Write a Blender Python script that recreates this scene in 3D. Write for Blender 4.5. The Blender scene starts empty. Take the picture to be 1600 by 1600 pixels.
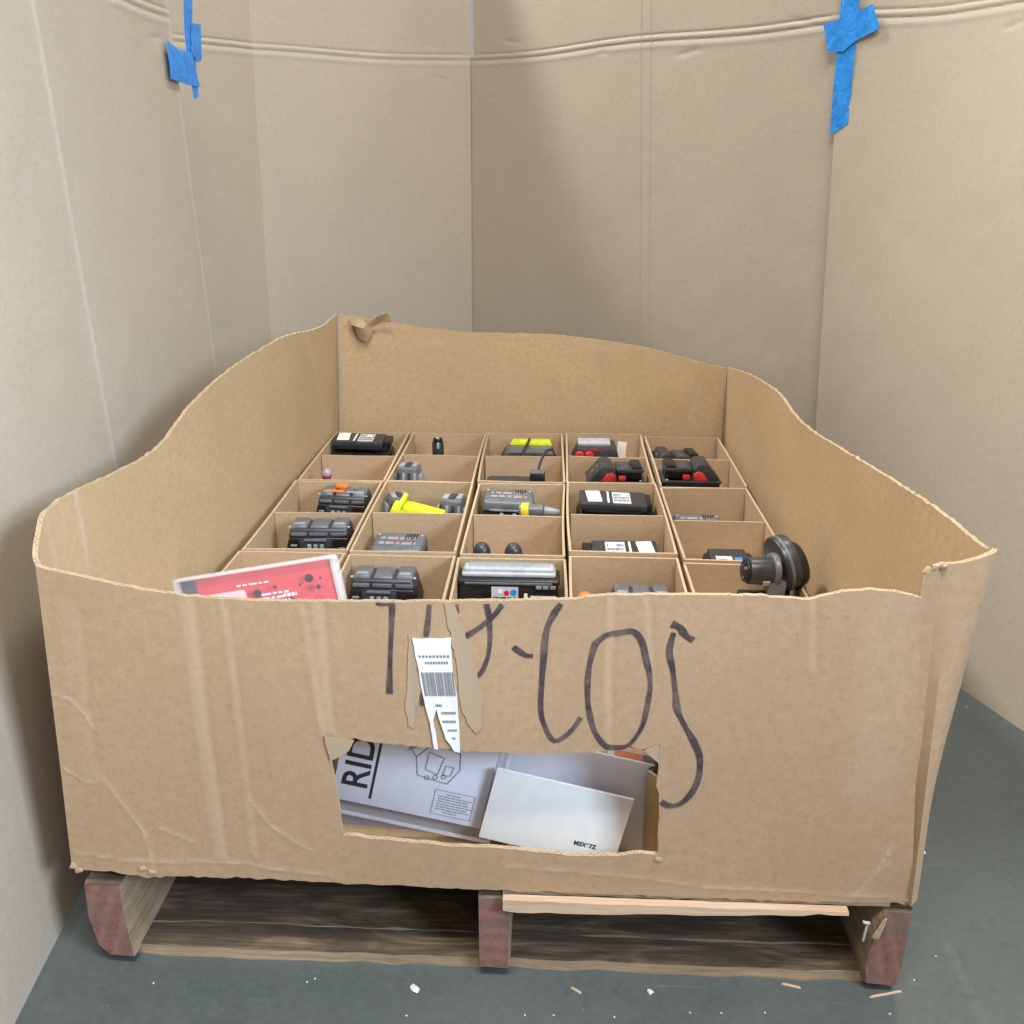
import bpy, bmesh, math, random
import numpy as np
from mathutils import Vector, Matrix, Euler
from mathutils.geometry import delaunay_2d_cdt
random.seed(7); RNG = np.random.default_rng(5)
S = bpy.context.scene
C = S.collection

# ---------------------------------------------------------------- camera
cam = bpy.data.objects.new('camera', bpy.data.cameras.new('camera')); C.objects.link(cam)
cam.data.sensor_width = 36; cam.data.lens = 33.4496
cam.data.clip_start = .02; cam.data.clip_end = 60
_r, _u, _f = [Vector(v) for v in [[0.999038, 0.043726, 0.003189], [-0.018243, 0.348476, 0.93714], [-0.039867, 0.936297, -0.348939]]]
M = Matrix((_r, _u, -_f)).transposed().to_4x4(); M.translation = Vector([0.0614, -0.9332, 0.9723])
cam.matrix_world = M
S.camera = cam

# ---------------------------------------------------------------- light: a warehouse hall
w = bpy.data.worlds.new('World'); S.world = w; w.use_nodes = True
bg = w.node_tree.nodes['Background']; bg.inputs[0].default_value = (1, .93, .88, 1); bg.inputs[1].default_value = .23

def area(name, loc, target, sx, sy, power, col):
    l = bpy.data.lights.new(name, 'AREA'); l.shape = 'RECTANGLE'; l.size = sx; l.size_y = sy; l.energy = power; l.color = col
    o = bpy.data.objects.new(name, l); C.objects.link(o); o.location = loc
    o.rotation_euler = (Vector(target) - Vector(loc)).to_track_quat('-Z', 'Y').to_euler()
    return o
area('hall_lamp', (.2, -1.3, 4.2), (0, .9, .5), 2.4, .7, 112, (1, .985, .92))           # over the aisle
cfill = area('cool_wall_fill', (2.1, -1.7, 1.9), (-.6, -.15, .75), .9, .9, 12, (.66, .82, 1)); cfill.data.spread = math.radians(62)   # added unseen cool lamp, narrow beam to tint the near left sheet
area('hall_lamp', (-2.3, 2.25, 4.4), (.3, 1.4, .7), .8, .35, 122, (1, .99, .95))        # behind the left-hand sheets
area('hall_lamp', (1.2, 2.3, 4.6), (-.2, 1.3, .7), .8, .35, 42, (1, .99, .85))          # behind the right-hand sheets
S.view_settings.view_transform = 'Standard'; S.view_settings.look = 'None'
S.view_settings.exposure = 0.80; S.view_settings.gamma = 1
S.view_settings.use_curve_mapping = False
S.render.engine = 'CYCLES'

# ---------------------------------------------------------------- materials
def nodes(name):
    m = bpy.data.materials.new(name); m.use_nodes = True
    nt = m.node_tree; b = nt.nodes['Principled BSDF']
    return m, nt, b
def N(nt, t, **kw):
    n = nt.nodes.new(t)
    for k, v in kw.items():
        if k in n.inputs.keys(): n.inputs[k].default_value = v
        else: setattr(n, k, v)
    return n
def mixc(nt, fac, a, b, mode='MIX'):
    n = nt.nodes.new('ShaderNodeMix'); n.data_type = 'RGBA'; n.blend_type = mode
    for s, v in ((0, fac), (6, a), (7, b)):
        if hasattr(v, 'links') or isinstance(v, bpy.types.NodeSocket): nt.links.new(v, n.inputs[s])
        else: n.inputs[s].default_value = v if s == 0 else (tuple(v) + (1,))[:4]
    return n.outputs[2]
def ramp(nt, src, p0, p1, v0=0., v1=1.):
    n = nt.nodes.new('ShaderNodeMapRange'); n.inputs[1].default_value = p0; n.inputs[2].default_value = p1
    n.inputs[3].default_value = v0; n.inputs[4].default_value = v1; nt.links.new(src, n.inputs[0]); return n.outputs[0]
def math_(nt, op, a, b=None):
    n = nt.nodes.new('ShaderNodeMath'); n.operation = op
    for i, v in enumerate((a, b)):
        if v is None: continue
        if isinstance(v, bpy.types.NodeSocket): nt.links.new(v, n.inputs[i])
        else: n.inputs[i].default_value = v
    return n.outputs[0]

def cardboard(name, col, flute=.07, blotch=.10, pale=(.55, .47, .38), rough=.72, mott=.75):
    m, nt, b = nodes(name); L = nt.links.new
    uv = N(nt, 'ShaderNodeUVMap'); uvo = uv.outputs[0]
    big = N(nt, 'ShaderNodeTexNoise', Scale=4., Detail=4., Roughness=.6); L(uvo, big.inputs['Vector'])
    mp = N(nt, 'ShaderNodeMapping'); mp.inputs['Scale'].default_value = (420, 90, 1); L(uvo, mp.inputs[0])
    fib = N(nt, 'ShaderNodeTexNoise', Scale=1., Detail=3., Roughness=.7); L(mp.outputs[0], fib.inputs['Vector'])
    sp = N(nt, 'ShaderNodeTexNoise', Scale=150., Detail=2.); L(uvo, sp.inputs['Vector'])
    mp2 = N(nt, 'ShaderNodeMapping'); mp2.inputs['Scale'].default_value = (26, 1.2, 1); L(uvo, mp2.inputs[0])
    st = N(nt, 'ShaderNodeTexNoise', Scale=1., Detail=2.); L(mp2.outputs[0], st.inputs['Vector'])
    wav = N(nt, 'ShaderNodeTexWave', Scale=42., wave_type='BANDS', bands_direction='X'); wav.inputs['Distortion'].default_value = .6; wav.inputs['Detail Scale'].default_value = .2
    L(uvo, wav.inputs['Vector'])
    d = Vector(col)
    c = mixc(nt, ramp(nt, big.outputs[0], .3, .7), tuple(d * (1 - blotch)), tuple(d * (1 + blotch)))
    c = mixc(nt, ramp(nt, st.outputs[0], .35, .75, 0, .35), c, tuple(d * (1 + blotch * .9)))
    c = mixc(nt, ramp(nt, fib.outputs[0], .35, .68, 0, .30), c, tuple(d * .74))
    md = N(nt, 'ShaderNodeTexNoise', Scale=75., Detail=5., Roughness=.75); L(uvo, md.inputs['Vector'])
    c = mixc(nt, ramp(nt, md.outputs[0], .35, .65, 0, mott), c, tuple(d * .80))
    fk = N(nt, 'ShaderNodeTexVoronoi', Scale=95.); L(uvo, fk.inputs['Vector'])
    c = mixc(nt, ramp(nt, fk.outputs[0], .10, .04, 0, .5), c, tuple(d * .55))
    c = mixc(nt, ramp(nt, sp.outputs[0], .60, .76, 0, .45), c, tuple(d * .66))
    c = mixc(nt, ramp(nt, wav.outputs[1], 0, 1, 0, flute), c, tuple(d * .86))
    at = N(nt, 'ShaderNodeAttribute', attribute_name='wear_glare')  # worn marks, and on the box front one painted glare strip
    wn = N(nt, 'ShaderNodeTexNoise', Scale=45., Detail=4.); L(uvo, wn.inputs['Vector'])
    wf = math_(nt, 'MULTIPLY', at.outputs['Fac'], ramp(nt, wn.outputs[0], .25, .65, .45, 1.))
    c = mixc(nt, wf, c, pale)
    L(c, b.inputs['Base Color'])
    L(ramp(nt, big.outputs[0], .3, .7, rough - .08, rough + .08), b.inputs['Roughness'])
    b.inputs['Specular IOR Level'].default_value = .28
    bp = N(nt, 'ShaderNodeBump', Strength=.22, Distance=.001)
    h = math_(nt, 'ADD', math_(nt, 'MULTIPLY', wav.outputs[1], flute), math_(nt, 'MULTIPLY', sp.outputs[0], .9))
    h = math_(nt, 'ADD', h, math_(nt, 'MULTIPLY', fib.outputs[0], .5))
    L(h, bp.inputs['Height']); L(bp.outputs[0], b.inputs['Normal'])
    return m

def edge_mat(name, lin, dark, t):
    """cut corrugated edge: two pale liners with the fluting between; u runs along the cut, v across it, in metres"""
    m, nt, b = nodes(name); L = nt.links.new
    uv = N(nt, 'ShaderNodeUVMap'); sx = N(nt, 'ShaderNodeSeparateXYZ'); L(uv.outputs[0], sx.inputs[0])
    ph = math_(nt, 'SINE', math_(nt, 'MULTIPLY', sx.outputs[0], 6.2832 / .008))
    v = math_(nt, 'MULTIPLY', math_(nt, 'SUBTRACT', sx.outputs[1], t / 2), 2.4 / t)
    dist = math_(nt, 'ABSOLUTE', math_(nt, 'SUBTRACT', v, ph))
    fl = ramp(nt, dist, .35, .75, 0, 1)
    lin_zone = ramp(nt, math_(nt, 'ABSOLUTE', v), .80, .95, 1, 0)
    f = math_(nt, 'MULTIPLY', fl, lin_zone)
    nz = N(nt, 'ShaderNodeTexNoise', Scale=60., Detail=3.); L(uv.outputs[0], nz.inputs['Vector'])
    f = math_(nt, 'MULTIPLY', f, ramp(nt, nz.outputs[0], .35, .6, .25, .85))
    L(mixc(nt, f, lin, dark), b.inputs['Base Color']); b.inputs['Roughness'].default_value = .9
    return m

def plastic(name, col, rough=.42, grain=.25, var=.15):
    m, nt, b = nodes(name); L = nt.links.new
    tc = N(nt, 'ShaderNodeTexCoord')
    a = N(nt, 'ShaderNodeTexNoise', Scale=55., Detail=4.); L(tc.outputs['Object'], a.inputs['Vector'])
    g = N(nt, 'ShaderNodeTexNoise', Scale=1400., Detail=1.); L(tc.outputs['Object'], g.inputs['Vector'])
    d = Vector(col)
    L(mixc(nt, ramp(nt, a.outputs[0], .3, .7), tuple(d * (1 - var)), tuple(d * (1 + var) + Vector((.004,) * 3))), b.inputs['Base Color'])
    L(ramp(nt, a.outputs[0], .3, .7, rough - .08, rough + .14), b.inputs['Roughness'])
    bp = N(nt, 'ShaderNodeBump', Strength=grain, Distance=.0003); L(g.outputs[0], bp.inputs['Height']); L(bp.outputs[0], b.inputs['Normal'])
    return m

def wood(name, col, dark, axis=0, stain=.0, stain_col=(.035, .032, .03), saw=0.):
    """long grain along `axis` in object space"""
    m, nt, b = nodes(name); L = nt.links.new
    tc = N(nt, 'ShaderNodeTexCoord')
    mp = N(nt, 'ShaderNodeMapping'); sc = [150., 150., 150.]; sc[axis] = 5.0; mp.inputs['Scale'].default_value = sc; L(tc.outputs['Object'], mp.inputs[0])
    g = N(nt, 'ShaderNodeTexNoise', Scale=1., Detail=5., Roughness=.65, Distortion=1.2); L(mp.outputs[0], g.inputs['Vector'])
    mp2 = N(nt, 'ShaderNodeMapping'); sc = [22., 22., 22.]; sc[axis] = 5.; mp2.inputs['Scale'].default_value = sc; L(tc.outputs['Object'], mp2.inputs[0])
    s = N(nt, 'ShaderNodeTexNoise', Scale=1., Detail=5., Roughness=.6, Distortion=2.); L(mp2.outputs[0], s.inputs['Vector'])
    c = mixc(nt, ramp(nt, g.outputs[0], .38, .66), dark, col)
    c = mixc(nt, ramp(nt, s.outputs[0], .42 - stain * .25, .62 - stain * .12, 0, stain), c, stain_col)
    L(c, b.inputs['Base Color']); b.inputs['Roughness'].default_value = .82; b.inputs['Specular IOR Level'].default_value = .25
    bp = N(nt, 'ShaderNodeBump', Strength=.5, Distance=.0012)
    h = g.outputs[0]
    if saw:
        wv = N(nt, 'ShaderNodeTexWave', Scale=28., wave_type='BANDS', bands_direction='DIAGONAL'); wv.inputs['Distortion'].default_value = 1.5; L(tc.outputs['Object'], wv.inputs['Vector'])
        h = math_(nt, 'ADD', h, math_(nt, 'MULTIPLY', wv.outputs[1], saw))
    L(h, bp.inputs['Height']); L(bp.outputs[0], b.inputs['Normal'])
    return m

def end_paint(name):
    m, nt, b = nodes(name); L = nt.links.new
    tc = N(nt, 'ShaderNodeTexCoord')
    n1 = N(nt, 'ShaderNodeTexNoise', Scale=28., Detail=8., Roughness=.75); L(tc.outputs['Object'], n1.inputs['Vector'])
    n2 = N(nt, 'ShaderNodeTexNoise', Scale=90., Detail=5., Roughness=.7); L(tc.outputs['Object'], n2.inputs['Vector'])
    wv = N(nt, 'ShaderNodeTexWave', Scale=14., wave_type='RINGS', rings_direction='Y'); wv.inputs['Distortion'].default_value = 3.5; wv.inputs['Detail'].default_value = 2.
    mp = N(nt, 'ShaderNodeMapping'); mp.inputs['Location'].default_value = (.01, 0, .09); L(tc.outputs['Object'], mp.inputs[0]); L(mp.outputs[0], wv.inputs['Vector'])
    c = mixc(nt, ramp(nt, n2.outputs[0], .35, .7), (.16, .072, .056), (.27, .125, .10))
    c = mixc(nt, ramp(nt, wv.outputs[1], .3, 1., 0, .25), c, (.36, .20, .165))
    c = mixc(nt, ramp(nt, n1.outputs[0], .50, .66, 0, .85), c, (.13, .115, .108))
    L(c, b.inputs['Base Color']); b.inputs['Roughness'].default_value = .8
    bp = N(nt, 'ShaderNodeBump', Strength=.4, Distance=.0008); L(n2.outputs[0], bp.inputs['Height']); L(bp.outputs[0], b.inputs['Normal'])
    return m

def concrete():
    m, nt, b = nodes('painted_concrete'); L = nt.links.new
    tc = N(nt, 'ShaderNodeTexCoord'); o = tc.outputs['Object']
    a = N(nt, 'ShaderNodeTexNoise', Scale=2.2, Detail=6., Roughness=.6); L(o, a.inputs['Vector'])
    f = N(nt, 'ShaderNodeTexNoise', Scale=90., Detail=5., Roughness=.7); L(o, f.inputs['Vector'])
    sp = N(nt, 'ShaderNodeTexVoronoi', Scale=38.); sp.inputs['Randomness'].default_value = 1; L(o, sp.inputs['Vector'])
    sc = N(nt, 'ShaderNodeTexNoise', Scale=9., Detail=7., Roughness=.75, Distortion=1.5); L(o, sc.inputs['Vector'])
    mp = N(nt, 'ShaderNodeMapping'); mp.inputs['Scale'].default_value = (5, 60, 1); mp.inputs['Rotation'].default_value = (0, 0, .5); L(o, mp.inputs[0])
    scr = N(nt, 'ShaderNodeTexNoise', Scale=1., Detail=3.); L(mp.outputs[0], scr.inputs['Vector'])
    c = mixc(nt, ramp(nt, a.outputs[0], .3, .7), (.056, .068, .066), (.084, .096, .093))
    c = mixc(nt, ramp(nt, f.outputs[0], .42, .70, 0, .35), c, (.12, .136, .132))
    c = mixc(nt, ramp(nt, sc.outputs[0], .58, .72, 0, .6), c, (.036, .045, .046))
    c = mixc(nt, ramp(nt, scr.outputs[0], .66, .74, 0, .22), c, (.20, .215, .21))
    c = mixc(nt, ramp(nt, sp.outputs[0], .035, .02, 0, .55), c, (.42, .43, .41))
    L(c, b.inputs['Base Color']); L(ramp(nt, a.outputs[0], .3, .7, .42, .62), b.inputs['Roughness'])
    bp = N(nt, 'ShaderNodeBump', Strength=.18, Distance=.002); L(f.outputs[0], bp.inputs['Height']); L(bp.outputs[0], b.inputs['Normal'])
    return m

def paper(name, col, rough=.6, spec=.3):
    m, nt, b = nodes(name); L = nt.links.new
    tc = N(nt, 'ShaderNodeTexCoord'); a = N(nt, 'ShaderNodeTexNoise', Scale=40., Detail=4.); L(tc.outputs['Object'], a.inputs['Vector'])
    d = Vector(col); L(mixc(nt, ramp(nt, a.outputs[0], .3, .7), tuple(d * .94), tuple(d * 1.03)), b.inputs['Base Color'])
    b.inputs['Roughness'].default_value = rough; b.inputs['Specular IOR Level'].default_value = spec
    return m

def clear_film(name, tint=(.93, .94, 1.), a=.10, rough=.12):
    m, nt, b = nodes(name); L = nt.links.new
    b.inputs['Base Color'].default_value = tint + (1,); b.inputs['Roughness'].default_value = rough
    b.inputs['Alpha'].default_value = a; b.inputs['Specular IOR Level'].default_value = .9
    tc = N(nt, 'ShaderNodeTexCoord'); n = N(nt, 'ShaderNodeTexNoise', Scale=26., Detail=3., Distortion=1.2); L(tc.outputs['Object'], n.inputs['Vector'])
    bp = N(nt, 'ShaderNodeBump', Strength=.6, Distance=.004); L(n.outputs[0], bp.inputs['Height']); L(bp.outputs[0], b.inputs['Normal'])
    return m

def tape_mat():
    m, nt, b = nodes('blue_masking_tape'); L = nt.links.new
    tc = N(nt, 'ShaderNodeTexCoord'); a = N(nt, 'ShaderNodeTexNoise', Scale=45., Detail=4., Distortion=1.5); L(tc.outputs['Object'], a.inputs['Vector'])
    cr = N(nt, 'ShaderNodeTexNoise', Scale=420., Detail=2.); L(tc.outputs['Object'], cr.inputs['Vector'])
    L(mixc(nt, ramp(nt, a.outputs[0], .35, .65), (.012, .19, .62), (.022, .28, .78)), b.inputs['Base Color']); b.inputs['Roughness'].default_value = .5
    bp = N(nt, 'ShaderNodeBump', Strength=.8, Distance=.002); L(math_(nt, 'ADD', a.outputs[0], math_(nt, 'MULTIPLY', cr.outputs[0], .12)), bp.inputs['Height']); L(bp.outputs[0], b.inputs['Normal'])
    return m
def marker_mat():
    m, nt, b = nodes('marker_ink'); L = nt.links.new
    tc = N(nt, 'ShaderNodeTexCoord'); a = N(nt, 'ShaderNodeTexNoise', Scale=30., Detail=7., Roughness=.8); L(tc.outputs['Object'], a.inputs['Vector'])
    L(mixc(nt, ramp(nt, a.outputs[0], .42, .68), (.045, .031, .040), (.185, .125, .105)), b.inputs['Base Color']); b.inputs['Roughness'].default_value = .6
    return m
TB = .0055   # box board
TC = .0042   # carton board
MT = dict(
 box_out=cardboard('kraft_box_outside', (.450, .300, .183), pale=(.52, .405, .295)),
 box_in=cardboard('kraft_box_inside', (.510, .360, .208), pale=(.52, .43, .33)),
 box_edge=edge_mat('kraft_box_edge', (.42, .315, .20), (.20, .13, .075), TB),
 carton=cardboard('kraft_carton', (.52, .365, .232), flute=.06, blotch=.05),
 carton_edge=edge_mat('kraft_carton_edge', (.52, .41, .275), (.27, .18, .10), TC),
 sheet=cardboard('grey_kraft_sheet', (.458, .392, .315), flute=.08, blotch=.035, pale=(.56, .54, .52), mott=.40),
 sheet_edge=edge_mat('grey_kraft_edge', (.50, .42, .31), (.24, .19, .13), .007),
 tear=cardboard('torn_liner', (.44, .325, .22), flute=0., blotch=.15, rough=.9),
 floor=concrete(),
 end=end_paint('red_end_paint'),
 wood=wood('stringer_pine', (.40, .29, .18), (.24, .165, .10), 1, .35, (.15, .11, .08), saw=.5),
 wood_dark=wood('weathered_board', (.36, .255, .155), (.15, .10, .062), 0, .78, (.032, .026, .022), saw=.35),
 wood_cut=wood('board_cut_edge', (.44, .33, .22), (.28, .20, .13), 0, .25, (.10, .07, .05)),
 wood_pale=wood('fresh_board', (.58, .42, .30), (.45, .31, .21), 0, .0),
 black=plastic('black_plastic', (.009, .009, .010), .30),
 black_soft=plastic('soft_black_rubber', (.022, .022, .024), .6, .4),
 char=plastic('charcoal_plastic', (.030, .032, .037), .34),
 grey=plastic('grey_plastic', (.115, .123, .140), .34),
 lgrey=plastic('light_grey_plastic', (.27, .29, .32), .30),
 silver=plastic('silver_plastic', (.40, .42, .45), .30, .1),
 red=plastic('red_plastic', (.52, .028, .030), .38),
 orange=plastic('orange_plastic', (.72, .17, .025), .42),
 neon=plastic('neon_yellow_plastic', (.66, .74, .015), .42),
 yellow=plastic('yellow_plastic', (.70, .52, .02), .42),
 blue=paper('blue_sticker_paper', (.03, .25, .60), .5),
 white=paper('white_paper', (.78, .78, .78), .5),
 lab=paper('grey_label_paper', (.50, .52, .56), .45),
 manual=paper('manual_paper', (.66, .67, .77), .55),
 shade_paper=paper('shade_grey_paper', (.34, .33, .41), .5),  # dark grey stands in for shade under the lettered manual
 ink=paper('black_ink', (.025, .025, .03), .6),
 greyink=paper('grey_ink', (.20, .20, .23), .6),
 marker=marker_mat(),
 redcard=paper('red_card', (.70, .012, .030), .4),
 tape=tape_mat(),
 film=clear_film('clear_film'),
 rim=clear_film('clear_tray_rim', a=.38, rough=.1),
 steel=plastic('nail_steel', (.45, .43, .40), .35, .1),
 chip=paper('pale_debris', (.62, .60, .55), .8),
)

# ---------------------------------------------------------------- helpers
def tag(o, label, cat, group=None, kind=None):
    o['label'] = label; o['category'] = cat
    if group: o['group'] = group
    if kind: o['kind'] = kind
    return o
def thing(name, label, cat, loc=(0, 0, 0), rot=(0, 0, 0), group=None):
    o = bpy.data.objects.new(name, None); C.objects.link(o); o.empty_display_size = .03
    o.location = loc; o.rotation_euler = rot
    return tag(o, label, cat, group)
def link(name, me, mats, parent=None, smooth=35):
    for m in (mats if isinstance(mats, (list, tuple)) else [mats]):
        me.materials.append(MT[m] if isinstance(m, str) else m)
    if smooth:
        for p in me.polygons: p.use_smooth = True
        me.set_sharp_from_angle(angle=math.radians(smooth))
    o = bpy.data.objects.new(name, me); C.objects.link(o)
    if parent: o.parent = parent
    return o
def from_bm(name, bm, mats, parent=None, smooth=35):
    bmesh.ops.recalc_face_normals(bm, faces=bm.faces[:])
    me = bpy.data.meshes.new(name); bm.to_mesh(me); bm.free()
    return link(name, me, mats, parent, smooth)
def xf(bm, loc, rot):
    bmesh.ops.transform(bm, matrix=Matrix.Translation(loc) @ Euler(rot).to_matrix().to_4x4(), verts=bm.verts[:])
def rb(name, parent, mat, size, loc, r=.003, rot=(0, 0, 0), seg=2, taper=(1, 1), shear=0):
    """bevelled block; loc is the centre of its bottom face"""
    bm = bmesh.new(); bmesh.ops.create_cube(bm, size=1)
    for v in bm.verts:
        top = v.co.z > 0
        v.co = Vector((v.co.x * size[0] * (taper[0] if top else 1) + (shear if top else 0), v.co.y * size[1] * (taper[1] if top else 1), (v.co.z + .5) * size[2]))
    if r: bmesh.ops.bevel(bm, geom=bm.edges[:], offset=min(r, min(size) * .45), segments=seg, profile=.5, affect='EDGES')
    xf(bm, loc, rot)
    return from_bm(name, bm, mat, parent)
def prism(name, parent, mat, prof, y0, y1, r=.002, loc=(0, 0, 0), rot=(0, 0, 0), seg=2):
    """profile in x,z extruded along y"""
    bm = bmesh.new()
    a = [bm.verts.new((x, y0, z)) for x, z in prof]; f = bm.faces.new(a)
    e = bmesh.ops.extrude_face_region(bm, geom=[f])
    for v in [g for g in e['geom'] if isinstance(g, bmesh.types.BMVert)]: v.co.y = y1
    bmesh.ops.recalc_face_normals(bm, faces=bm.faces[:])
    if r: bmesh.ops.bevel(bm, geom=bm.edges[:], offset=r, segments=seg, profile=.5, affect='EDGES', clamp_overlap=True)
    xf(bm, loc, rot)
    return from_bm(name, bm, mat, parent)
def cyl(name, parent, mat, r1, r2, h, loc, rot=(0, 0, 0), seg=28, bev=.002):
    bm = bmesh.new(); bmesh.ops.create_cone(bm, cap_ends=True, segments=seg, radius1=r1, radius2=r2, depth=h)
    bmesh.ops.translate(bm, vec=(0, 0, h / 2), verts=bm.verts[:])
    if bev:
        es = [e for e in bm.edges if len(e.link_faces) == 2 and any(len(f.verts) > 4 for f in e.link_faces)]
        bmesh.ops.bevel(bm, geom=es, offset=bev, segments=2, profile=.5, affect='EDGES', clamp_overlap=True)
    xf(bm, loc, rot)
    return from_bm(name, bm, mat, parent)
def dome(name, parent, mat, r, sz, loc, rot=(0, 0, 0)):
    bm = bmesh.new(); bmesh.ops.create_uvsphere(bm, u_segments=24, v_segments=14, radius=r)
    for v in bm.verts: v.co.z = max(v.co.z, 0) * sz if v.co.z > 0 else v.co.z * .9
    xf(bm, loc, rot); return from_bm(name, bm, mat, parent)
def catmull(pts, n):
    P = np.array(pts, float); P = np.vstack([2 * P[0] - P[1], P, 2 * P[-1] - P[-2]]); out = []
    for i in range(1, len(P) - 2):
        for t in np.linspace(0, 1, n, endpoint=False):
            a, b, c, d = P[i - 1:i + 3]
            out.append(.5 * (2 * b + (c - a) * t + (2 * a - 5 * b + 4 * c - d) * t * t + (3 * b - a - 3 * c + d) * t ** 3))
    out.append(P[-2]); return np.array(out)
def tube(name, parent, mat, pts, r, seg=8, n=6):
    P = catmull(pts, n); vs = []; fs = []
    up = Vector((0, 0, 1)); prev = None
    for i, p in enumerate(P):
        d = Vector(P[min(i + 1, len(P) - 1)] - P[max(i - 1, 0)]).normalized()
        a = prev if prev else (up if abs(d.z) < .9 else Vector((1, 0, 0)))
        sx = d.cross(a).normalized(); sy = sx.cross(d).normalized(); prev = sy
        for k in range(seg):
            q = 2 * math.pi * k / seg; vs.append(Vector(p) + (sx * math.cos(q) + sy * math.sin(q)) * r)
    for i in range(len(P) - 1):
        for k in range(seg): fs.append((i * seg + k, i * seg + (k + 1) % seg, (i + 1) * seg + (k + 1) % seg, (i + 1) * seg + k))
    fs.append(tuple(range(seg))[::-1]); fs.append(tuple((len(P) - 1) * seg + k for k in range(seg)))
    me = bpy.data.meshes.new(name); me.from_pydata(vs, [], fs); me.update()
    return link(name, me, mat, parent)
def interp(xs, ys): 
    xs = np.array(xs, float); ys = np.array(ys, float)
    return lambda t: np.interp(t, xs, ys)
def seg_dist(x, y, poly):
    """distance from points to a polyline"""
    d = np.full(np.shape(x), 1e9)
    for (ax, ay), (bx, by) in zip(poly[:-1], poly[1:]):
        vx, vy = bx - ax, by - ay; L2 = vx * vx + vy * vy + 1e-12
        t = np.clip(((x - ax) * vx + (y - ay) * vy) / L2, 0, 1)
        d = np.minimum(d, np.hypot(x - ax - t * vx, y - ay - t * vy))
    return d
def snoise(x, y, seed, n=6, lo=1., hi=4.):
    r = np.random.default_rng(seed); o = 0
    for i in range(n):
        a = r.uniform(0, 6.28); k = r.uniform(lo, hi) * 6.28; o = o + np.sin((x * np.cos(a) + y * np.sin(a)) * k + r.uniform(0, 6.28)) / n
    return o
def finish_sheet(name, parent, mats, front, back, tris, loops, uvf, wear_glare, edges_len=None):
    """front/back: (n,3); tris index faces; loops: ordered boundary vertex loops; builds a board with cut edges"""
    n = len(front); vs = np.vstack([front, back]).tolist()
    fs = [tuple(f) for f in tris]; mi = [0] * len(fs)
    fs += [tuple(i + n for i in reversed(f)) for f in tris]; mi += [1] * (len(fs) - len(mi))
    euv = []
    for lp in loops:
        s = 0.; base = len(vs); m = len(lp)
        # own vertices for the edge band so its shading stays crisp
        pf = [front[i] for i in lp]; pb = [back[i] for i in lp]
        vs += [list(p) for p in pf] + [list(p) for p in pb]
        for k in range(m):
            k2 = (k + 1) % m; l = float(np.linalg.norm(np.array(pf[k2]) - np.array(pf[k]))); th = float(np.linalg.norm(np.array(pf[k]) - np.array(pb[k])))
            fs.append((base + k, base + m + k, base + m + k2, base + k2)); mi.append(2)
            euv.append([(s, 0), (s, th), (s + l, th), (s + l, 0)]); s += l
    me = bpy.data.meshes.new(name); me.from_pydata(vs, [], fs); me.update()
    me.polygons.foreach_set('material_index', mi)
    uvl = me.uv_layers.new(name='UVMap'); ei = 0; dat = uvl.data
    uva = np.zeros((len(me.loops), 2)); U2 = np.vstack([uvf, uvf])
    li = np.zeros(len(me.loops), int); me.loops.foreach_get('vertex_index', li)
    ok = li < 2 * n; uva[ok] = U2[li[ok]]
    for p in me.polygons:
        if p.material_index == 2:
            for a, q in zip(p.loop_indices, euv[ei]): uva[a] = q
            ei += 1
    dat.foreach_set('uv', uva.ravel())
    at = me.attributes.new('wear_glare', 'FLOAT', 'POINT'); wv = np.zeros(len(vs)); wv[:n] = wear_glare[0]; wv[n:2 * n] = wear_glare[1]; at.data.foreach_set('value', wv)
    return link(name, me, mats, parent, 30)
def loft(name, parent, mats, P, t, flip=False, wear_glare=None, wear_back=None):
    """P: grid (nu, nh, 3) of the board's first face; thickness t to the side of du x dh (or the other with flip)"""
    nu, nh = P.shape[:2]
    du = np.gradient(P, axis=0); dh = np.gradient(P, axis=1); nn = np.cross(du, dh); nn /= np.linalg.norm(nn, axis=2, keepdims=True) + 1e-12
    if flip: nn = -nn
    B = P - nn * t
    idx = np.arange(nu * nh).reshape(nu, nh); q = np.stack([idx[:-1, :-1], idx[1:, :-1], idx[1:, 1:], idx[:-1, 1:]], -1).reshape(-1, 4)
    if flip: q = q[:, ::-1]
    lu = np.concatenate([[0], np.cumsum(np.linalg.norm(np.diff(P[:, 0], axis=0), axis=1))]); 
    U = np.stack([np.repeat(lu[:, None], nh, 1), P[:, :, 2]], -1).reshape(-1, 2)
    lp = list(idx[:, 0]) + list(idx[-1, 1:]) + list(idx[:-1, -1][::-1]) + list(idx[0, 1:-1][::-1])
    z = np.zeros(nu * nh)
    return finish_sheet(name, parent, mats, P.reshape(-1, 3), B.reshape(-1, 3), q.tolist(), [lp], U, (z if wear_glare is None else wear_glare.ravel(), z if wear_back is None else wear_back.ravel()))
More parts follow.
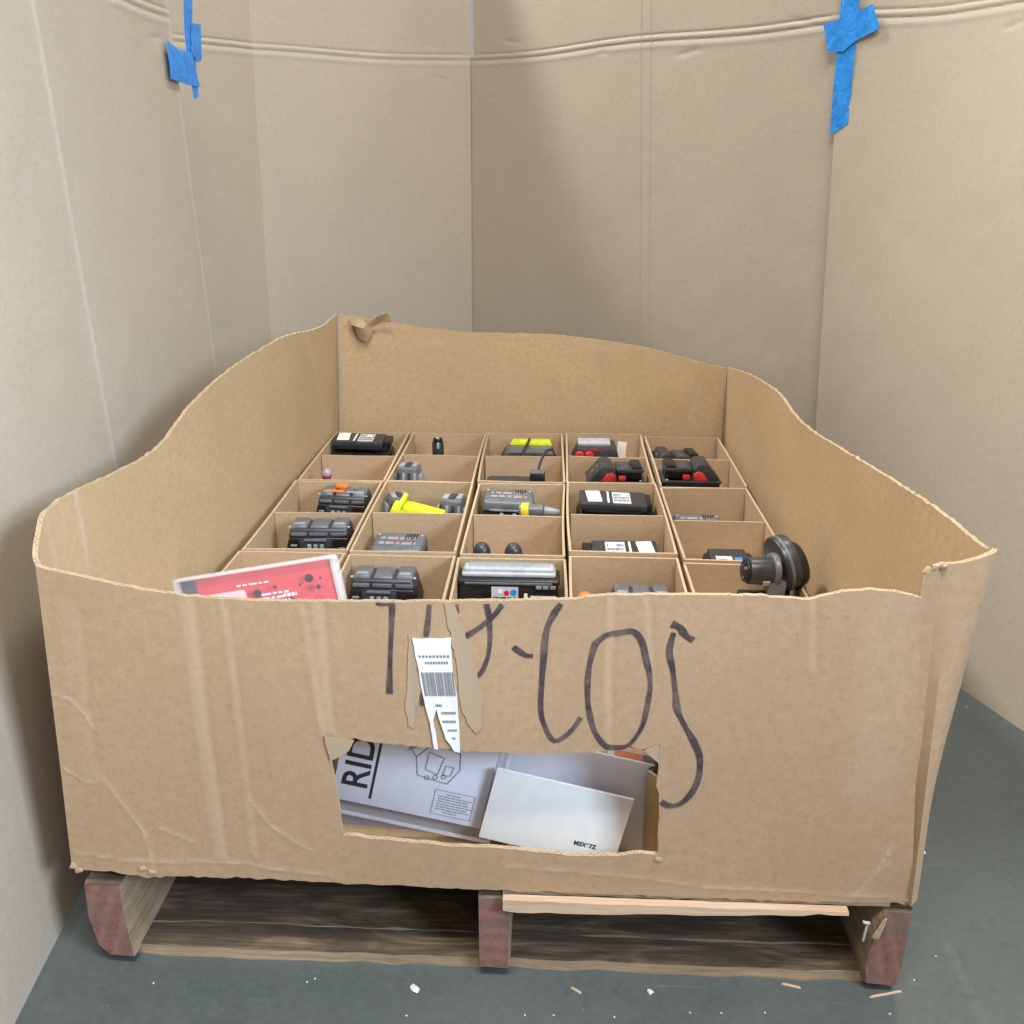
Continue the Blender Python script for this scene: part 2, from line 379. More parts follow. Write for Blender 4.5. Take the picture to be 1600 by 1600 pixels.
def outline_sheet(name, parent, mats, outline, holes, step, fn, t, wear_glare_fn=None):
    """flat outline (a, b) with holes, filled with a fine grid; fn maps a, b -> 3D; thickness towards +Y"""
    def dens(poly):
        o = []
        for (a, b) in zip(poly, poly[1:] + poly[:1]):
            k = max(1, int(math.hypot(b[0] - a[0], b[1] - a[1]) / step)); o += [(a[0] + (b[0] - a[0]) * i / k, a[1] + (b[1] - a[1]) * i / k) for i in range(k)]
        return o
    loops = [dens(list(outline))] + [dens(list(h)) for h in holes]
    vs = []; es = []; rng = []
    for lp in loops:
        b = len(vs); vs += lp; es += [(b + i, b + (i + 1) % len(lp)) for i in range(len(lp))]; rng.append((b, len(lp)))
    bd = np.array(vs)
    def inside(x, y, lp):
        c = np.zeros(x.shape, bool); P = np.array(lp); Q = np.roll(P, -1, 0)
        for (ax, ay), (bx, by) in zip(P, Q):
            h = ((ay > y) != (by > y)) & (x < (bx - ax) * (y - ay) / (by - ay + 1e-15) + ax); c ^= h
        return c
    lo = bd.min(0); hi = bd.max(0)
    gx, gy = np.meshgrid(np.arange(lo[0], hi[0], step), np.arange(lo[1], hi[1], step)); gx = gx.ravel() + .0002; gy = gy.ravel() + .0003
    k = inside(gx, gy, loops[0])
    for h in loops[1:]: k &= ~inside(gx, gy, h)
    gx, gy = gx[k], gy[k]
    far = np.ones(len(gx), bool)
    for i in range(0, len(bd)): far &= (np.abs(gx - bd[i, 0]) > step * .55) | (np.abs(gy - bd[i, 1]) > step * .55)
    gx, gy = gx[far], gy[far]
    allv = [Vector(v) for v in vs] + [Vector((a, b)) for a, b in zip(gx, gy)]
    ov, oe, of, ovi, _, _ = delaunay_2d_cdt(allv, es, [], 0, 1e-7)
    A = np.array([v[:] for v in ov]); F = np.array([f for f in of if len(f) == 3])
    cx = A[F].mean(1); k = inside(cx[:, 0], cx[:, 1], loops[0])
    for h in loops[1:]: k &= ~inside(cx[:, 0], cx[:, 1], h)
    F = F[k]
    inv = {}
    for i, src in enumerate(ovi):
        for s_ in src: inv[s_] = i
    P = fn(A[:, 0], A[:, 1]); B = P.copy(); B[:, 1] += t
    lps = []
    for j, (b, m) in enumerate(rng): lps.append([inv[b + i] for i in range(m)])
    # orient faces towards -Y
    nz = np.cross(P[F[0][1]] - P[F[0][0]], P[F[0][2]] - P[F[0][0]])
    if nz[1] > 0: F = F[:, ::-1]
    wr = wear_glare_fn(A[:, 0], A[:, 1]) if wear_glare_fn else np.zeros(len(A))
    return finish_sheet(name, parent, mats, P, B, F.tolist(), lps, A, (wr, np.zeros(len(A))))
def patch(name, parent, mat, poly, fn, t=.0004, step=None):
    """a thin flat piece (print, label, tape): polygon (a,b) mapped by fn to 3D; a real thin slab"""
    bm = bmesh.new(); vs = [bm.verts.new(fn(a, b)) for a, b in poly]
    f = bm.faces.new(vs); f.normal_update(); n = f.normal.copy()
    e = bmesh.ops.extrude_face_region(bm, geom=[f])
    if n.y > 0: n = -n
    for v in [g for g in e['geom'] if isinstance(g, bmesh.types.BMVert)]: v.co += n * t
    bmesh.ops.triangulate(bm, faces=[q for q in bm.faces if len(q.verts) > 4])
    return from_bm(name, bm, mat, parent, 20)
# ================================================================ setting
def ground():
    nx = 2; bm = bmesh.new(); bmesh.ops.create_grid(bm, x_segments=2, y_segments=2, size=1)
    for v in bm.verts: v.co = Vector((v.co.x * 4, v.co.y * 4 + 1.0, 0))
    o = from_bm('floor', bm, 'floor', None, 0); o['kind'] = 'structure'; return o
ground()

# tall cardboard sheets standing round the pallet (each stands on the floor; score line about 1.24 m up)
ZS, ZT = 1.24, 1.80
def sheet_hs():
    return np.unique(np.concatenate([np.arange(0, ZT + .001, .02), np.arange(ZS - .06, ZS + .06, .0025)]))
def stand_sheet(name, parent, bot, top, seed, creases=(), wear_glare=(), t=.007, cut=0.):
    """bot/top: XY polylines on the floor and at the score line; the sheet runs on straight above it"""
    def arc(p):
        p = np.array(p, float); l = np.concatenate([[0], np.cumsum(np.linalg.norm(np.diff(p, axis=0), axis=1))]); return p, l / l[-1], l[-1]
    b, bu, bl = arc(bot); tp, tu, tl = arc(top)
    us = np.unique(np.concatenate([np.linspace(0, 1, int(bl / .0125) + 2), bu] + [np.clip(np.arange(c - .009, c + .0091, .0015) / bl, 0, 1) for c in creases]))
    hs = sheet_hs()
    H = hs[None, :]; f = (H / ZS)[..., None]
    U = us[:, None] + (np.clip(1 - us / .08, 0, 1)[:, None] * np.clip((H - ZS) / .004, 0, 1) * cut / bl)      # a slit between the upper flaps
    B = np.stack([np.interp(U, bu, b[:, k]) for k in (0, 1)], -1); T = np.stack([np.interp(U, bu, tp[:, k]) for k in (0, 1)], -1)
    XY = B * (1 - f) + T * f
    P = np.concatenate([XY, np.repeat(H[..., None], len(us), 0)], -1)
    du = np.gradient(P, axis=0); nn = np.cross(du, np.array([0, 0, 1.])); nn /= np.linalg.norm(nn, axis=2, keepdims=True)
    a = np.repeat((us * bl)[:, None], len(hs), 1); z = P[..., 2]
    d = snoise(a, z, seed, 6, .5, 1.6) * .004 + snoise(a, z, seed + 1, 8, 3, 9) * .0007
    zz = z - ZS - .004 * np.sin(a * 9 + seed)
    d = d - .0018 * np.exp(-((zz - .007) / .003) ** 2) - .0014 * np.exp(-((zz + .008) / .003) ** 2) + .0010 * np.exp(-(zz / .006) ** 2) + .0010 * np.exp(-((zz + .018) / .006) ** 2)
    wr = .28 * np.exp(-((zz + .018) / .004) ** 2)
    for u0 in creases: d = d - .0022 * np.exp(-((a - u0 - .001 * np.sin(z * 5)) / .0026) ** 2)
    for poly, wd, k in wear_glare: 
        q = seg_dist(a, z, poly); wr = wr + k * np.clip(1.4 - q / wd, 0, 1); d = d + .001 * np.exp(-(q / wd) ** 2)
    r = np.random.default_rng(seed)
    for _ in range(22):      # small scuffs and dents
        cx, cz, an, ln = r.uniform(.05, bl - .05), r.uniform(.5, 1.6), r.uniform(-.6, .6), r.uniform(.008, .03)
        q = seg_dist(a, z, [(cx - ln * math.cos(an), cz - ln * math.sin(an)), (cx + ln * math.cos(an), cz + ln * math.sin(an))])
        d = d - .0015 * np.exp(-(q / .006) ** 2); wr = wr + .12 * np.exp(-(q / .003) ** 2)
    for _ in range(7):       # long faint scratches
        cx, cz, an, ln = r.uniform(.05, bl - .05), r.uniform(.5, 1.5), r.uniform(-.5, .5), r.uniform(.05, .14)
        q = seg_dist(a, z, [(cx - ln * math.cos(an), cz - ln * math.sin(an)), (cx, cz + .006), (cx + ln * math.cos(an), cz + ln * math.sin(an))]); wr = wr + .05 * np.exp(-(q / .004) ** 2); d = d - .0008 * np.exp(-(q / .006) ** 2)
    env = np.clip(np.minimum(a, a[-1, 0] - a) / .05, 0, 1)
    P = P + nn * (d * (0.3 + .7 * env))[..., None]
    return loft(name, parent, ['sheet', 'sheet', 'sheet_edge'], P, t, wear_glare=np.clip(wr, 0, 1))

LB = [(-.535, -.62), (-.569, -.108), (-.600, .18), (-.69, 1.18)]; LT = [(-.60, -.62), (-.63, -.108), (-.648, .18), (-.722, 1.18)]
s1 = tag(stand_sheet('cardboard_sheet', None, LB, LT, 3, creases=(.2,), wear_glare=[([(1.15, 0.), (1.15, 1.8)], .006, .6), ([(1.795, 0.), (1.795, 1.8)], .010, .55)]),
    'tall cardboard sheet with a pale vertical strip, standing along the box side', 'cardboard sheet')
s2 = tag(stand_sheet('cardboard_sheet', None, [(-.90, 1.50), (-.768, 1.80), (-.200, 2.105)], [(-.86, 1.50), (-.742, 1.797), (-.192, 2.094)], 11),
    'folded cardboard sheet with a narrow corner facet, between two other sheets', 'cardboard sheet')
s3 = tag(stand_sheet('cardboard_sheet', None, [(-.214, 2.124), (.30, 1.745), (.735, 1.375)], [(-.206, 2.112), (.24, 1.667), (.640, 1.262)], 21, creases=(.673, .703), cut=.034),
    'cardboard sheet with twin vertical score lines, standing behind the box', 'cardboard sheet')
s4 = tag(stand_sheet('cardboard_sheet', None, [(.725, 1.350), (.80, 1.03), (.879, .721), (.929, .587), (1.03, .28)], [(.634, 1.252), (.775, 1.125), (.90, 1.0), (.985, .86), (1.10, .50)], 33),
    'plain cardboard sheet with a curved foot, joined by blue tape at its edge', 'cardboard sheet')

def strip(name, parent, pts, thick=.0006):
    """a strip of tape given by its 3D outline, with crinkles"""
    bm = bmesh.new(); f = bm.faces.new([bm.verts.new(p) for p in pts]); 
    f.normal_update(); nrm = f.normal.copy()
    bmesh.ops.triangulate(bm, faces=bm.faces[:]); bmesh.ops.subdivide_edges(bm, edges=bm.edges[:], cuts=3, use_grid_fill=True)
    bmesh.ops.subdivide_edges(bm, edges=bm.edges[:], cuts=2, use_grid_fill=True)
    for v in bm.verts: v.co += nrm * (.0006 * math.sin(v.co.x * 140 + v.co.z * 60) + .0003 * math.sin(v.co.z * 150 - v.co.x * 260))
    e = bmesh.ops.extrude_face_region(bm, geom=bm.faces[:])
    for v in [g for g in e['geom'] if isinstance(g, bmesh.types.BMVert)]: v.co += nrm * thick
    return from_bm(name, bm, 'tape', parent, 40)
t1 = thing('masking_tape', 'bright blue masking tape cross holding two plain sheets together', 'tape', [0.6418, 1.2752, 1.0198])
strip('tape_strip', t1, [[-0.0168, -0.0259, 0.2978], [0.0119, -0.0545, 0.2932], [0.0179, -0.0509, 0.2261], [0.021, -0.0441, 0.1574], [0.0277, -0.0312, 0.0206], [0.0, -0.0, 0.0], [-0.006, -0.0118, 0.1245], [-0.0107, -0.0206, 0.2184]])
strip('tape_strip', t1, [[-0.0371, 0.0036, 0.212], [0.006, -0.0417, 0.2216], [0.0355, -0.0742, 0.2388], [0.0529, -0.0855, 0.1945], [0.0188, -0.0481, 0.1757], [0.0021, -0.0286, 0.1589], [-0.0224, -0.0038, 0.1589]])
t2 = thing('masking_tape', 'crumpled blue masking tape on the edge of the sheet with a pale strip', 'tape', [-0.7154, 1.2534, 1.0864])
strip('tape_strip', t2, [[-0.008, 0.0239, 0.2408], [-0.0139, 0.0995, 0.2528], [-0.007, 0.0509, 0.1239], [-0.0032, 0.0392, 0.0097], [-0.0, -0.0, 0.0], [-0.0017, -0.0148, 0.1049]])
strip('tape_strip', t2, [[-0.0049, 0.0468, 0.153], [-0.0104, 0.1188, 0.159], [-0.0062, 0.0873, 0.0847], [-0.0031, 0.0481, 0.0763], [-0.001, 0.014, 0.0956]])
strip('tape_strip', t2, [[0.011, -0.1505, 0.0992], [0.0057, -0.0754, 0.0894], [-0.0013, 0.0178, 0.0934], [-0.0019, 0.0494, 0.0283], [0.0046, -0.0385, 0.0263], [0.0135, -0.1592, 0.03]])

# ================================================================ pallet
pal = thing('pallet', 'worn wooden pallet with red painted stringer ends under the cardboard box', 'pallet')
def board(name, x0, x1, y0, y1, z0, z1, mats, seed, front=1, chip=.004, rot=0, nseg=26):
    """rough-sawn board along x: uneven edges; material 0 the faces, 1 the front cut edge"""
    r = np.random.default_rng(seed); bm = bmesh.new(); rows = []
    for i, x in enumerate(np.linspace(x0, x1, nseg)):
        j = r.uniform(-1, 1, 4) * chip
        rows.append([bm.verts.new((x, y0 + j[0], z0)), bm.verts.new((x, y1 + j[1], z0)), bm.verts.new((x, y1 + j[1], z1 + j[3] * .2)), bm.verts.new((x, y0 + j[0] * .6 + abs(j[2]) * .5, z1 + j[2] * .25))])
    for a, b in zip(rows[:-1], rows[1:]):
        for k in range(4):
            f = bm.faces.new((a[k], a[(k + 1) % 4], b[(k + 1) % 4], b[k]))
            if k == 3: f.material_index = 1
    for e in (rows[0], rows[-1]): bm.faces.new(e).material_index = 1
    return from_bm(name, bm, mats, pal, 30)
def stringer(x0, x1, z0, z1, seed, notch_corner=None):
    r = np.random.default_rng(seed); y0, y1 = -.012, 1.21; bm = bmesh.new()
    prof = [(x0, z0), (x1, z0), (x1, z1), (x0, z1)]
    if notch_corner == 'l': prof = [(x0 + .018, z0), (x1 + .003, z0), (x1 - .002, z1 - .03), (x1, z1), (x0 + .001, z1), (x0 - .001, z1 - .05), (x0 + .006, z0 + .016)]
    if notch_corner == 'r': prof = [(x0 + .004, z0 + .004), (x1 - .006, z0), (x1 - .001, z0 + .03), (x1, z1), (x0 + .014, z1), (x0 + .006, z1 - .02), (x0 + .001, z0 + .03)]
    ys = [y0, y0 + .005] + list(np.linspace(.06, y1, 14)); rows = []
    for i, y in enumerate(ys):
        rows.append([bm.verts.new((x + r.normal() * .0006 + (.0012 if i == 0 else 0) * (1 if x < (x0 + x1) / 2 else -1), y, z + r.normal() * .0006 + (.0012 if i == 0 else 0) * (1 if z < (z0 + z1) / 2 else -1))) for x, z in prof])
    n = len(prof)
    for a, b in zip(rows[:-1], rows[1:]):
        for k in range(n): bm.faces.new((a[k], a[(k + 1) % n], b[(k + 1) % n], b[k]))
    bm.faces.new(rows[0]).material_index = 1; bm.faces.new(rows[-1]).material_index = 1
    bmesh.ops.recalc_face_normals(bm, faces=bm.faces[:])
    for f in bm.faces:
        if f.normal.z > .7: f.material_index = 2
    return from_bm('stringer', bm, ['wood', 'end', 'wood_dark'], pal, 30)
stringer(-.510, -.462, .012, .1262, 1, 'l'); stringer(-.018, .021, .0165, .1262, 2); stringer(.458, .506, .010, .1262, 3, 'r')
for k, (a, b) in enumerate([(.004, .046), (.0475, .150), (.38, .50), (.72, .84), (1.05, 1.20)]):
    board('bottom_board', -.466 if k < 2 else -.50, .468 if k < 2 else .50, a, b, 0.0, .0155 if k != 0 else .0150, ['wood_dark', 'wood_cut'], 10 + k, chip=.003)
board('top_board', .012, .48, -.004, .088, .1266, .1385, ['wood_pale', 'wood_pale'], 20, chip=.0015)
r = np.random.default_rng(77); bm = bmesh.new(); rows = []       # split front edge of the lead board, hanging below the box
for i, x in enumerate(np.linspace(.013, .425, 24)):
    u = i / 23; zl = .1175 + .0120 * u ** 1.5 + r.normal() * .0006; zh = .1335 + r.normal() * .0003; yo = -.0245 + r.normal() * .0005
    rows.append([bm.verts.new((x, yo, zl)), bm.verts.new((x, -.0128, zl)), bm.verts.new((x, -.0128, zh)), bm.verts.new((x, yo + .001, zh))])
for a, b in zip(rows[:-1], rows[1:]):
    for k in range(4): bm.faces.new((a[k], a[(k + 1) % 4], b[(k + 1) % 4], b[k]))
bm.faces.new(rows[0]); bm.faces.new(rows[-1]); from_bm('board_splinter', bm, 'wood_pale', pal, 30)
board('top_board', -.506, .002, .03, .088, .1266, .1385, ['wood_dark', 'wood_dark'], 29, chip=.002)
for k, y in enumerate((.16, .31, .46, .61, .76, .91, 1.06)): board('top_board', -.506, .506, y, y + .09, .1266, .1385, ['wood_dark', 'wood_cut'], 21 + k)
rb('nail', pal, 'steel', (.003, .003, .030), (.452, -.010, .078), .001, (0, .08, 0)); rb('nail', pal, 'steel', (.009, .004, .003), (.452, -.011, .106), .001, (0, .2, 0))
rb('splinter', pal, 'wood_pale', (.010, .005, .034), (.464, -.0145, .088), .002, (.1, .25, 0), taper=(.3, .4))

# ================================================================ the big box
box = thing('cardboard_box', 'big open cardboard box with cut-down wavy rim and marker writing, on the pallet', 'cardboard box', (0, 0, .1390))
BX = Vector(box.location)
def rel(P): P = np.array(P, float); P[..., 2] -= BX.z; return P
TOPF = [(-0.4954, 0.5553), (-0.4751, 0.5496), (-0.4443, 0.5427), (-0.41, 0.5351), (-0.3754, 0.5291), (-0.3406, 0.5245), (-0.2985, 0.5217), (-0.2563, 0.5204), (-0.2, 0.521), (-0.144, 0.5223), (-0.0466, 0.5247), (0.0224, 0.5271), (0.0909, 0.5303), (0.1112, 0.5338), (0.1248, 0.5357), (0.1587, 0.5365), (0.2262, 0.5381), (0.28, 0.5386), (0.3204, 0.5366), (0.3403, 0.5378), (0.3597, 0.5435), (0.3792, 0.547), (0.3989, 0.5489), (0.4254, 0.5481), (0.4426, 0.544), (0.453, 0.5406)]
BOTF = [(0.5016, 0.1387), (0.4383, 0.1379), (0.3322, 0.1352), (0.2557, 0.1348), (0.1401, 0.1346), (0.0236, 0.1365), (-0.0937, 0.1393), (-0.2117, 0.1421), (-0.3067, 0.144), (-0.3707, 0.1423), (-0.4273, 0.138), (-0.4509, 0.1419), (-0.4908, 0.1442), (-0.5208, 0.1479)]
WIN = [(-0.1883, 0.356), (-0.1832, 0.3433), (-0.1642, 0.3508), (-0.1458, 0.3497), (-0.0944, 0.3445), (-0.0357, 0.3404), (0.023, 0.338), (0.0814, 0.3391), (0.1321, 0.3442), (0.15, 0.3499), (0.1682, 0.3463), (0.181, 0.3501), (0.1894, 0.3546), (0.1906, 0.3195), (0.189, 0.2976), (0.1934, 0.2845), (0.1952, 0.2396), (0.1968, 0.1981), (0.1755, 0.2001), (0.1454, 0.1951), (0.0998, 0.1933), (0.0616, 0.1974), (0.0234, 0.2015), (-0.0225, 0.2025), (-0.0608, 0.2038), (-0.0915, 0.2073), (-0.1298, 0.2105), (-0.1604, 0.2149), (-0.1782, 0.2151), (-0.1788, 0.2438), (-0.1811, 0.28), (-0.1837, 0.311), (-0.1859, 0.3241)]
CR = [[(-0.5033, 0.3943), (-0.4869, 0.3907), (-0.4704, 0.3719), (-0.4616, 0.3499)], [(-0.5077, 0.2939), (-0.4853, 0.2771), (-0.4598, 0.2795), (-0.4441, 0.2489), (-0.4218, 0.2074), (-0.4169, 0.1672), (-0.4224, 0.1448)], [(-0.5146, 0.1727), (-0.4664, 0.1652), (-0.4201, 0.1624), (-0.3421, 0.1671), (-0.2933, 0.1659), (-0.2733, 0.1605), (-0.1952, 0.1527)], [(-0.2845, 0.2607), (-0.2651, 0.2255), (-0.2368, 0.2023), (-0.2174, 0.1908)], [(-0.4031, 0.2142), (-0.3643, 0.1973)], [(0.4662, 0.2195), (0.4552, 0.1866), (0.4404, 0.1595), (0.4303, 0.1457)], [(0.4668, 0.1969), (0.4552, 0.1866)], [(0.0158, 0.1752), (0.1773, 0.1635), (0.2583, 0.1518), (0.3435, 0.152), (0.4233, 0.1487), (0.5016, 0.1454)]]
VS = [[(-0.3343, 0.5256), (-0.3346, 0.454), (-0.334, 0.3539), (-0.3321, 0.259), (-0.332, 0.1769)], [(-0.294, 0.5166), (-0.2919, 0.4578), (-0.289, 0.3554), (-0.289, 0.2397), (-0.2896, 0.1786)], [(-0.1908, 0.5191), (-0.1893, 0.4396), (-0.1884, 0.3641)], [(-0.4695, 0.497), (-0.4793, 0.3772), (-0.4829, 0.2919)], [(0.1266, 0.5303), (0.1275, 0.4305), (0.1305, 0.3519)], [(0.165, 0.5313), (0.1753, 0.4319)], [(-0.2064, 0.5127), (-0.1937, 0.3555)], [(0.338, 0.5344), (0.3478, 0.4512)], [(0.4268, 0.534), (0.4293, 0.4312), (0.4353, 0.315)]]
VW = [.0075, .004, .007, .012, .0035, .003, .004, .004, .030]; VK = [.38, .2, .30, .1, .28, .24, .15, .15, .20]  # the last, widest strip is glare painted into the colour, without relief
def fdisp(x, z):
    d = snoise(x, z, 41, 6, .6, 1.8) * .003 + snoise(x, z, 43, 8, 3, 8) * .0006
    for l in CR: d = d - .0005 * np.exp(-(seg_dist(x, z, l) / .0024) ** 2) 
    for l, w in zip(VS[:8], VW): 
        q = seg_dist(x, z, l); d = d - .0006 * np.clip(1.5 - q / w, 0, 1) + .0007 * np.exp(-(seg_dist(x - w * 1.3, z, l) / .0025) ** 2)
    d = d - .010 * np.sin(np.clip((x + .5) / 1., 0, 1) * np.pi) * np.sin(np.clip((z - .13) / .42, 0, 1) * np.pi) * .6
    return d
def fwear_glare(x, z):  # pale creases and crushed strips, plus the painted glare strip
    wv = 0
    for l in CR: wv = wv + .8 * np.exp(-(seg_dist(x, z, l) / .0014) ** 2)
    for l, w, k in zip(VS, VW, VK): wv = wv + k * np.clip(1.5 - seg_dist(x, z, l) / w, 0, 1)
    return np.clip(wv, 0, 1)
def fy(x, z): return -.010 + fdisp(np.asarray(x, float), np.asarray(z, float))
def fmap(x, z): return rel(np.stack([x, fy(x, z), z], -1))
def jit(pl, a, seed):
    r = np.random.default_rng(seed); o = []
    for (p, q) in zip(pl[:-1], pl[1:]):
        k = max(1, int(math.hypot(q[0] - p[0], q[1] - p[1]) / .008))
        for i in range(k): t = i / k; o.append((p[0] + (q[0] - p[0]) * t + r.normal() * a * .5, p[1] + (q[1] - p[1]) * t + r.normal() * a))
    return o + [pl[-1]]
front = outline_sheet('front_panel', box, ['box_out', 'box_in', 'box_edge'], jit(TOPF, .0005, 1) + jit(BOTF, .0009, 2), [jit(WIN + WIN[:1], .0008, 3)[:-1]], .0038, fmap, TB, fwear_glare)
front['label'] = 'front cardboard panel with torn hand window and marker writing'

def res(pts, n):
    """resample a 3D polyline through smooth stations"""
    q = catmull(pts, 12); l = np.concatenate([[0], np.cumsum(np.linalg.norm(np.diff(q, axis=0), axis=1))]); t = np.linspace(0, l[-1], n)
    return np.stack([np.interp(t, l, q[:, k]) for k in range(3)], -1)
def wall(name, bot, top, n, bulge, seed, wear_glare=None, rag=.0008, mats=('box_in', 'box_out', 'box_edge'), t=TB, nh=26):
    B = res(bot, n); T = res(top, n); r = np.random.default_rng(seed)
    T = T.copy(); T[:, 2] += r.normal(size=n) * rag
    h = np.linspace(0, 1, nh)[None, :, None]; P = B[:, None] * (1 - h) + T[:, None] * h
    du = np.gradient(P, axis=0); nn = np.cross(du, np.array([0, 0, 1.])); nn /= np.linalg.norm(nn, axis=2, keepdims=True)
    a = np.repeat(np.linspace(0, 1, n)[:, None], nh, 1); hh = np.repeat(h[..., 0], n, 0)
    d = bulge * np.sin(np.pi * a) * np.sin(np.pi * np.clip(hh * .8, 0, 1)) + (snoise(a * 1.3, hh * .45, seed, 6, .6, 2) * .004 + snoise(a * 1.3, hh * .45, seed + 1, 8, 3, 9) * .0005) * np.sin(np.pi * a) ** .5
    P = P - nn * d[..., None]
    return loft(name, box, mats, rel(P), t, wear_glare=wear_glare(P) if wear_glare else None)
z0 = .1395
lw = wall('side_panel', [(-.512, -.002, z0), (-.512, .5, z0), (-.508, 1.0, z0), (-.502, 1.452, z0)],
     [[-0.492, -0.002, 0.553], [-0.508, 0.0208, 0.5547], [-0.514, 0.0434, 0.5709], [-0.52, 0.0761, 0.5857], [-0.522, 0.1427, 0.586], [-0.522, 0.2561, 0.5737], [-0.522, 0.4071, 0.5646], [-0.52, 0.5426, 0.589], [-0.517, 0.6975, 0.6075], [-0.51, 0.8677, 0.6166], [-0.5, 1.0637, 0.6168], [-0.488, 1.3, 0.595], [-0.48, 1.452, 0.603]], 150, .010, 5,
     wear_glare=lambda P: np.clip(.85 * np.exp(-((P[..., 1] - .150 - .03 * (P[..., 2] - .5)) / .004) ** 2) + .35 * np.exp(-((P[..., 1] - .075) / .004) ** 2) + .5 * np.clip((.16 - P[..., 1]) / .16, 0, 1) * .5 + .55 * np.exp(-(seg_dist(P[..., 1], P[..., 2], [[1.1851, 0.6029], [1.2301, 0.551], [1.2735, 0.4816], [1.3066, 0.4112], [1.3348, 0.3637]]) / .004) ** 2), 0, 1))
bw = wall('back_panel', [(-.500, 1.448, z0), (0, 1.452, z0), (.500, 1.448, z0)],
     [[-0.4739, 1.446, 0.6029], [-0.4187, 1.45, 0.5949], [-0.363, 1.452, 0.5856], [-0.2509, 1.455, 0.5719], [-0.1383, 1.455, 0.5619], [0.0383, 1.455, 0.559], [0.1665, 1.455, 0.5476], [0.2789, 1.455, 0.5312], [0.3594, 1.453, 0.5132], [0.4402, 1.45, 0.4906], [0.4943, 1.446, 0.4824]], 110, -.006, 6, wear_glare=lambda P: np.clip(sum(k * np.exp(-(seg_dist(P[..., 0], P[..., 2], l) / .004) ** 2) for k, l in zip((.3, .35, .3, .4, .35), [[(-0.4136, 0.5357), (0.0227, 0.5357), (0.2788, 0.5257)], [(-0.4382, 0.5338), (-0.465, 0.4927), (-0.4821, 0.4264)], [(-0.3042, 0.412), (-0.2841, 0.419)], [(0.436, 0.4384), (0.4176, 0.355), (0.4363, 0.3215)], [(0.4681, 0.4388), (0.4954, 0.3979)]])), 0, 1))
rw = wall('side_panel', [(.502, 1.452, z0), (.506, 1.0, z0), (.508, .5, z0), (.506, .03, z0), (.494, .0045, z0)],
     [[0.4986, 1.452, 0.4812], [0.503, 1.2404, 0.512], [0.506, 1.081, 0.5269], [0.51, 0.9464, 0.5338], [0.514, 0.8212, 0.5207], [0.516, 0.7232, 0.5217], [0.518, 0.6147, 0.5308], [0.523, 0.2941, 0.5661], [0.526, 0.1292, 0.5784], [0.529, 0.0466, 0.5785], [0.53, 0.02, 0.586], [0.505, 0.008, 0.58], [0.464, 0.0045, 0.573]], 160, .006, 7, wear_glare=lambda P: np.clip(.5 * np.exp(-(seg_dist(P[..., 1], P[..., 2], [[1.1586, 0.4529], [1.2252, 0.3967], [1.2873, 0.3515], [1.3244, 0.3183]]) / .004) ** 2), 0, 1))
# overlap flap of the box's glued corner, next to the front panel
fl = [(0.4543, 0.5406), (0.4537, 0.5619), (0.4595, 0.5672), (0.4654, 0.571), (0.4709, 0.5696), (0.4723, 0.544), (0.4752, 0.4913), (0.4781, 0.4287), (0.4848, 0.3296), (0.4961, 0.1962), (0.5015, 0.1445), (0.4993, 0.1444), (0.4879, 0.2418), (0.4743, 0.3714), (0.4621, 0.4755)]
outline_sheet('corner_flap', box, ['box_out', 'box_in', 'box_edge'], jit(fl, .0004, 9), [], .007, lambda x, z: rel(np.stack([x, -.0035 + 0 * x, z], -1)), .004)
# the scruffy torn rag of liner on the corner flap's top
for k, (x, z) in enumerate([(0.4567, 0.5679), (0.4654, 0.571), (0.4735, 0.5733)]): rb('torn_tuft', box, 'tear', (.010, .004, .009), (x, -.001, z - BX.z - .004), .0015, (.3 * k, .4 - .3 * k, .2), taper=(.5, .8))
# bottom panel
P = np.stack(np.meshgrid(np.linspace(-.498, .498, 8), np.linspace(.0, 1.44, 10), indexing='ij') + [np.full((8, 10), z0 + .006)], -1)
loft('bottom_panel', box, ['box_in', 'box_out', 'box_edge'], rel(P), .005)
# tears on the back panel's rim: a curled flap with a bare patch under it, and a folded scrap
def curl(name, pts, mat, th=.0015):
    bm = bmesh.new(); f = bm.faces.new([bm.verts.new(rel(np.array(p))) for p in pts]); bmesh.ops.triangulate(bm, faces=[f]); bmesh.ops.subdivide_edges(bm, edges=bm.edges[:], cuts=2)
    e = bmesh.ops.extrude_face_region(bm, geom=bm.faces[:]); 
    for v in [g for g in e['geom'] if isinstance(g, bmesh.types.BMVert)]: v.co.y -= th
    return from_bm(name, bm, mat, box, 40)
curl('torn_patch', [[-0.4447, 1.44, 0.5835], [-0.4056, 1.44, 0.5919], [-0.3909, 1.44, 0.5634], [-0.4051, 1.44, 0.5376], [-0.4243, 1.44, 0.5438], [-0.4329, 1.44, 0.5645]], 'box_out')
curl('torn_curl', [[-0.4452, 1.445, 0.5938], [-0.4184, 1.425, 0.5988], [-0.4001, 1.41, 0.5888], [-0.4036, 1.4, 0.5779], [-0.426, 1.41, 0.5807], [-0.4428, 1.43, 0.582]], 'tear')
curl('torn_curl', [[-0.3986, 1.435, 0.5848], [-0.3726, 1.42, 0.6048], [-0.3468, 1.42, 0.6128], [-0.3391, 1.425, 0.5886], [-0.3664, 1.435, 0.5883], [-0.3933, 1.438, 0.5732]], 'box_in')
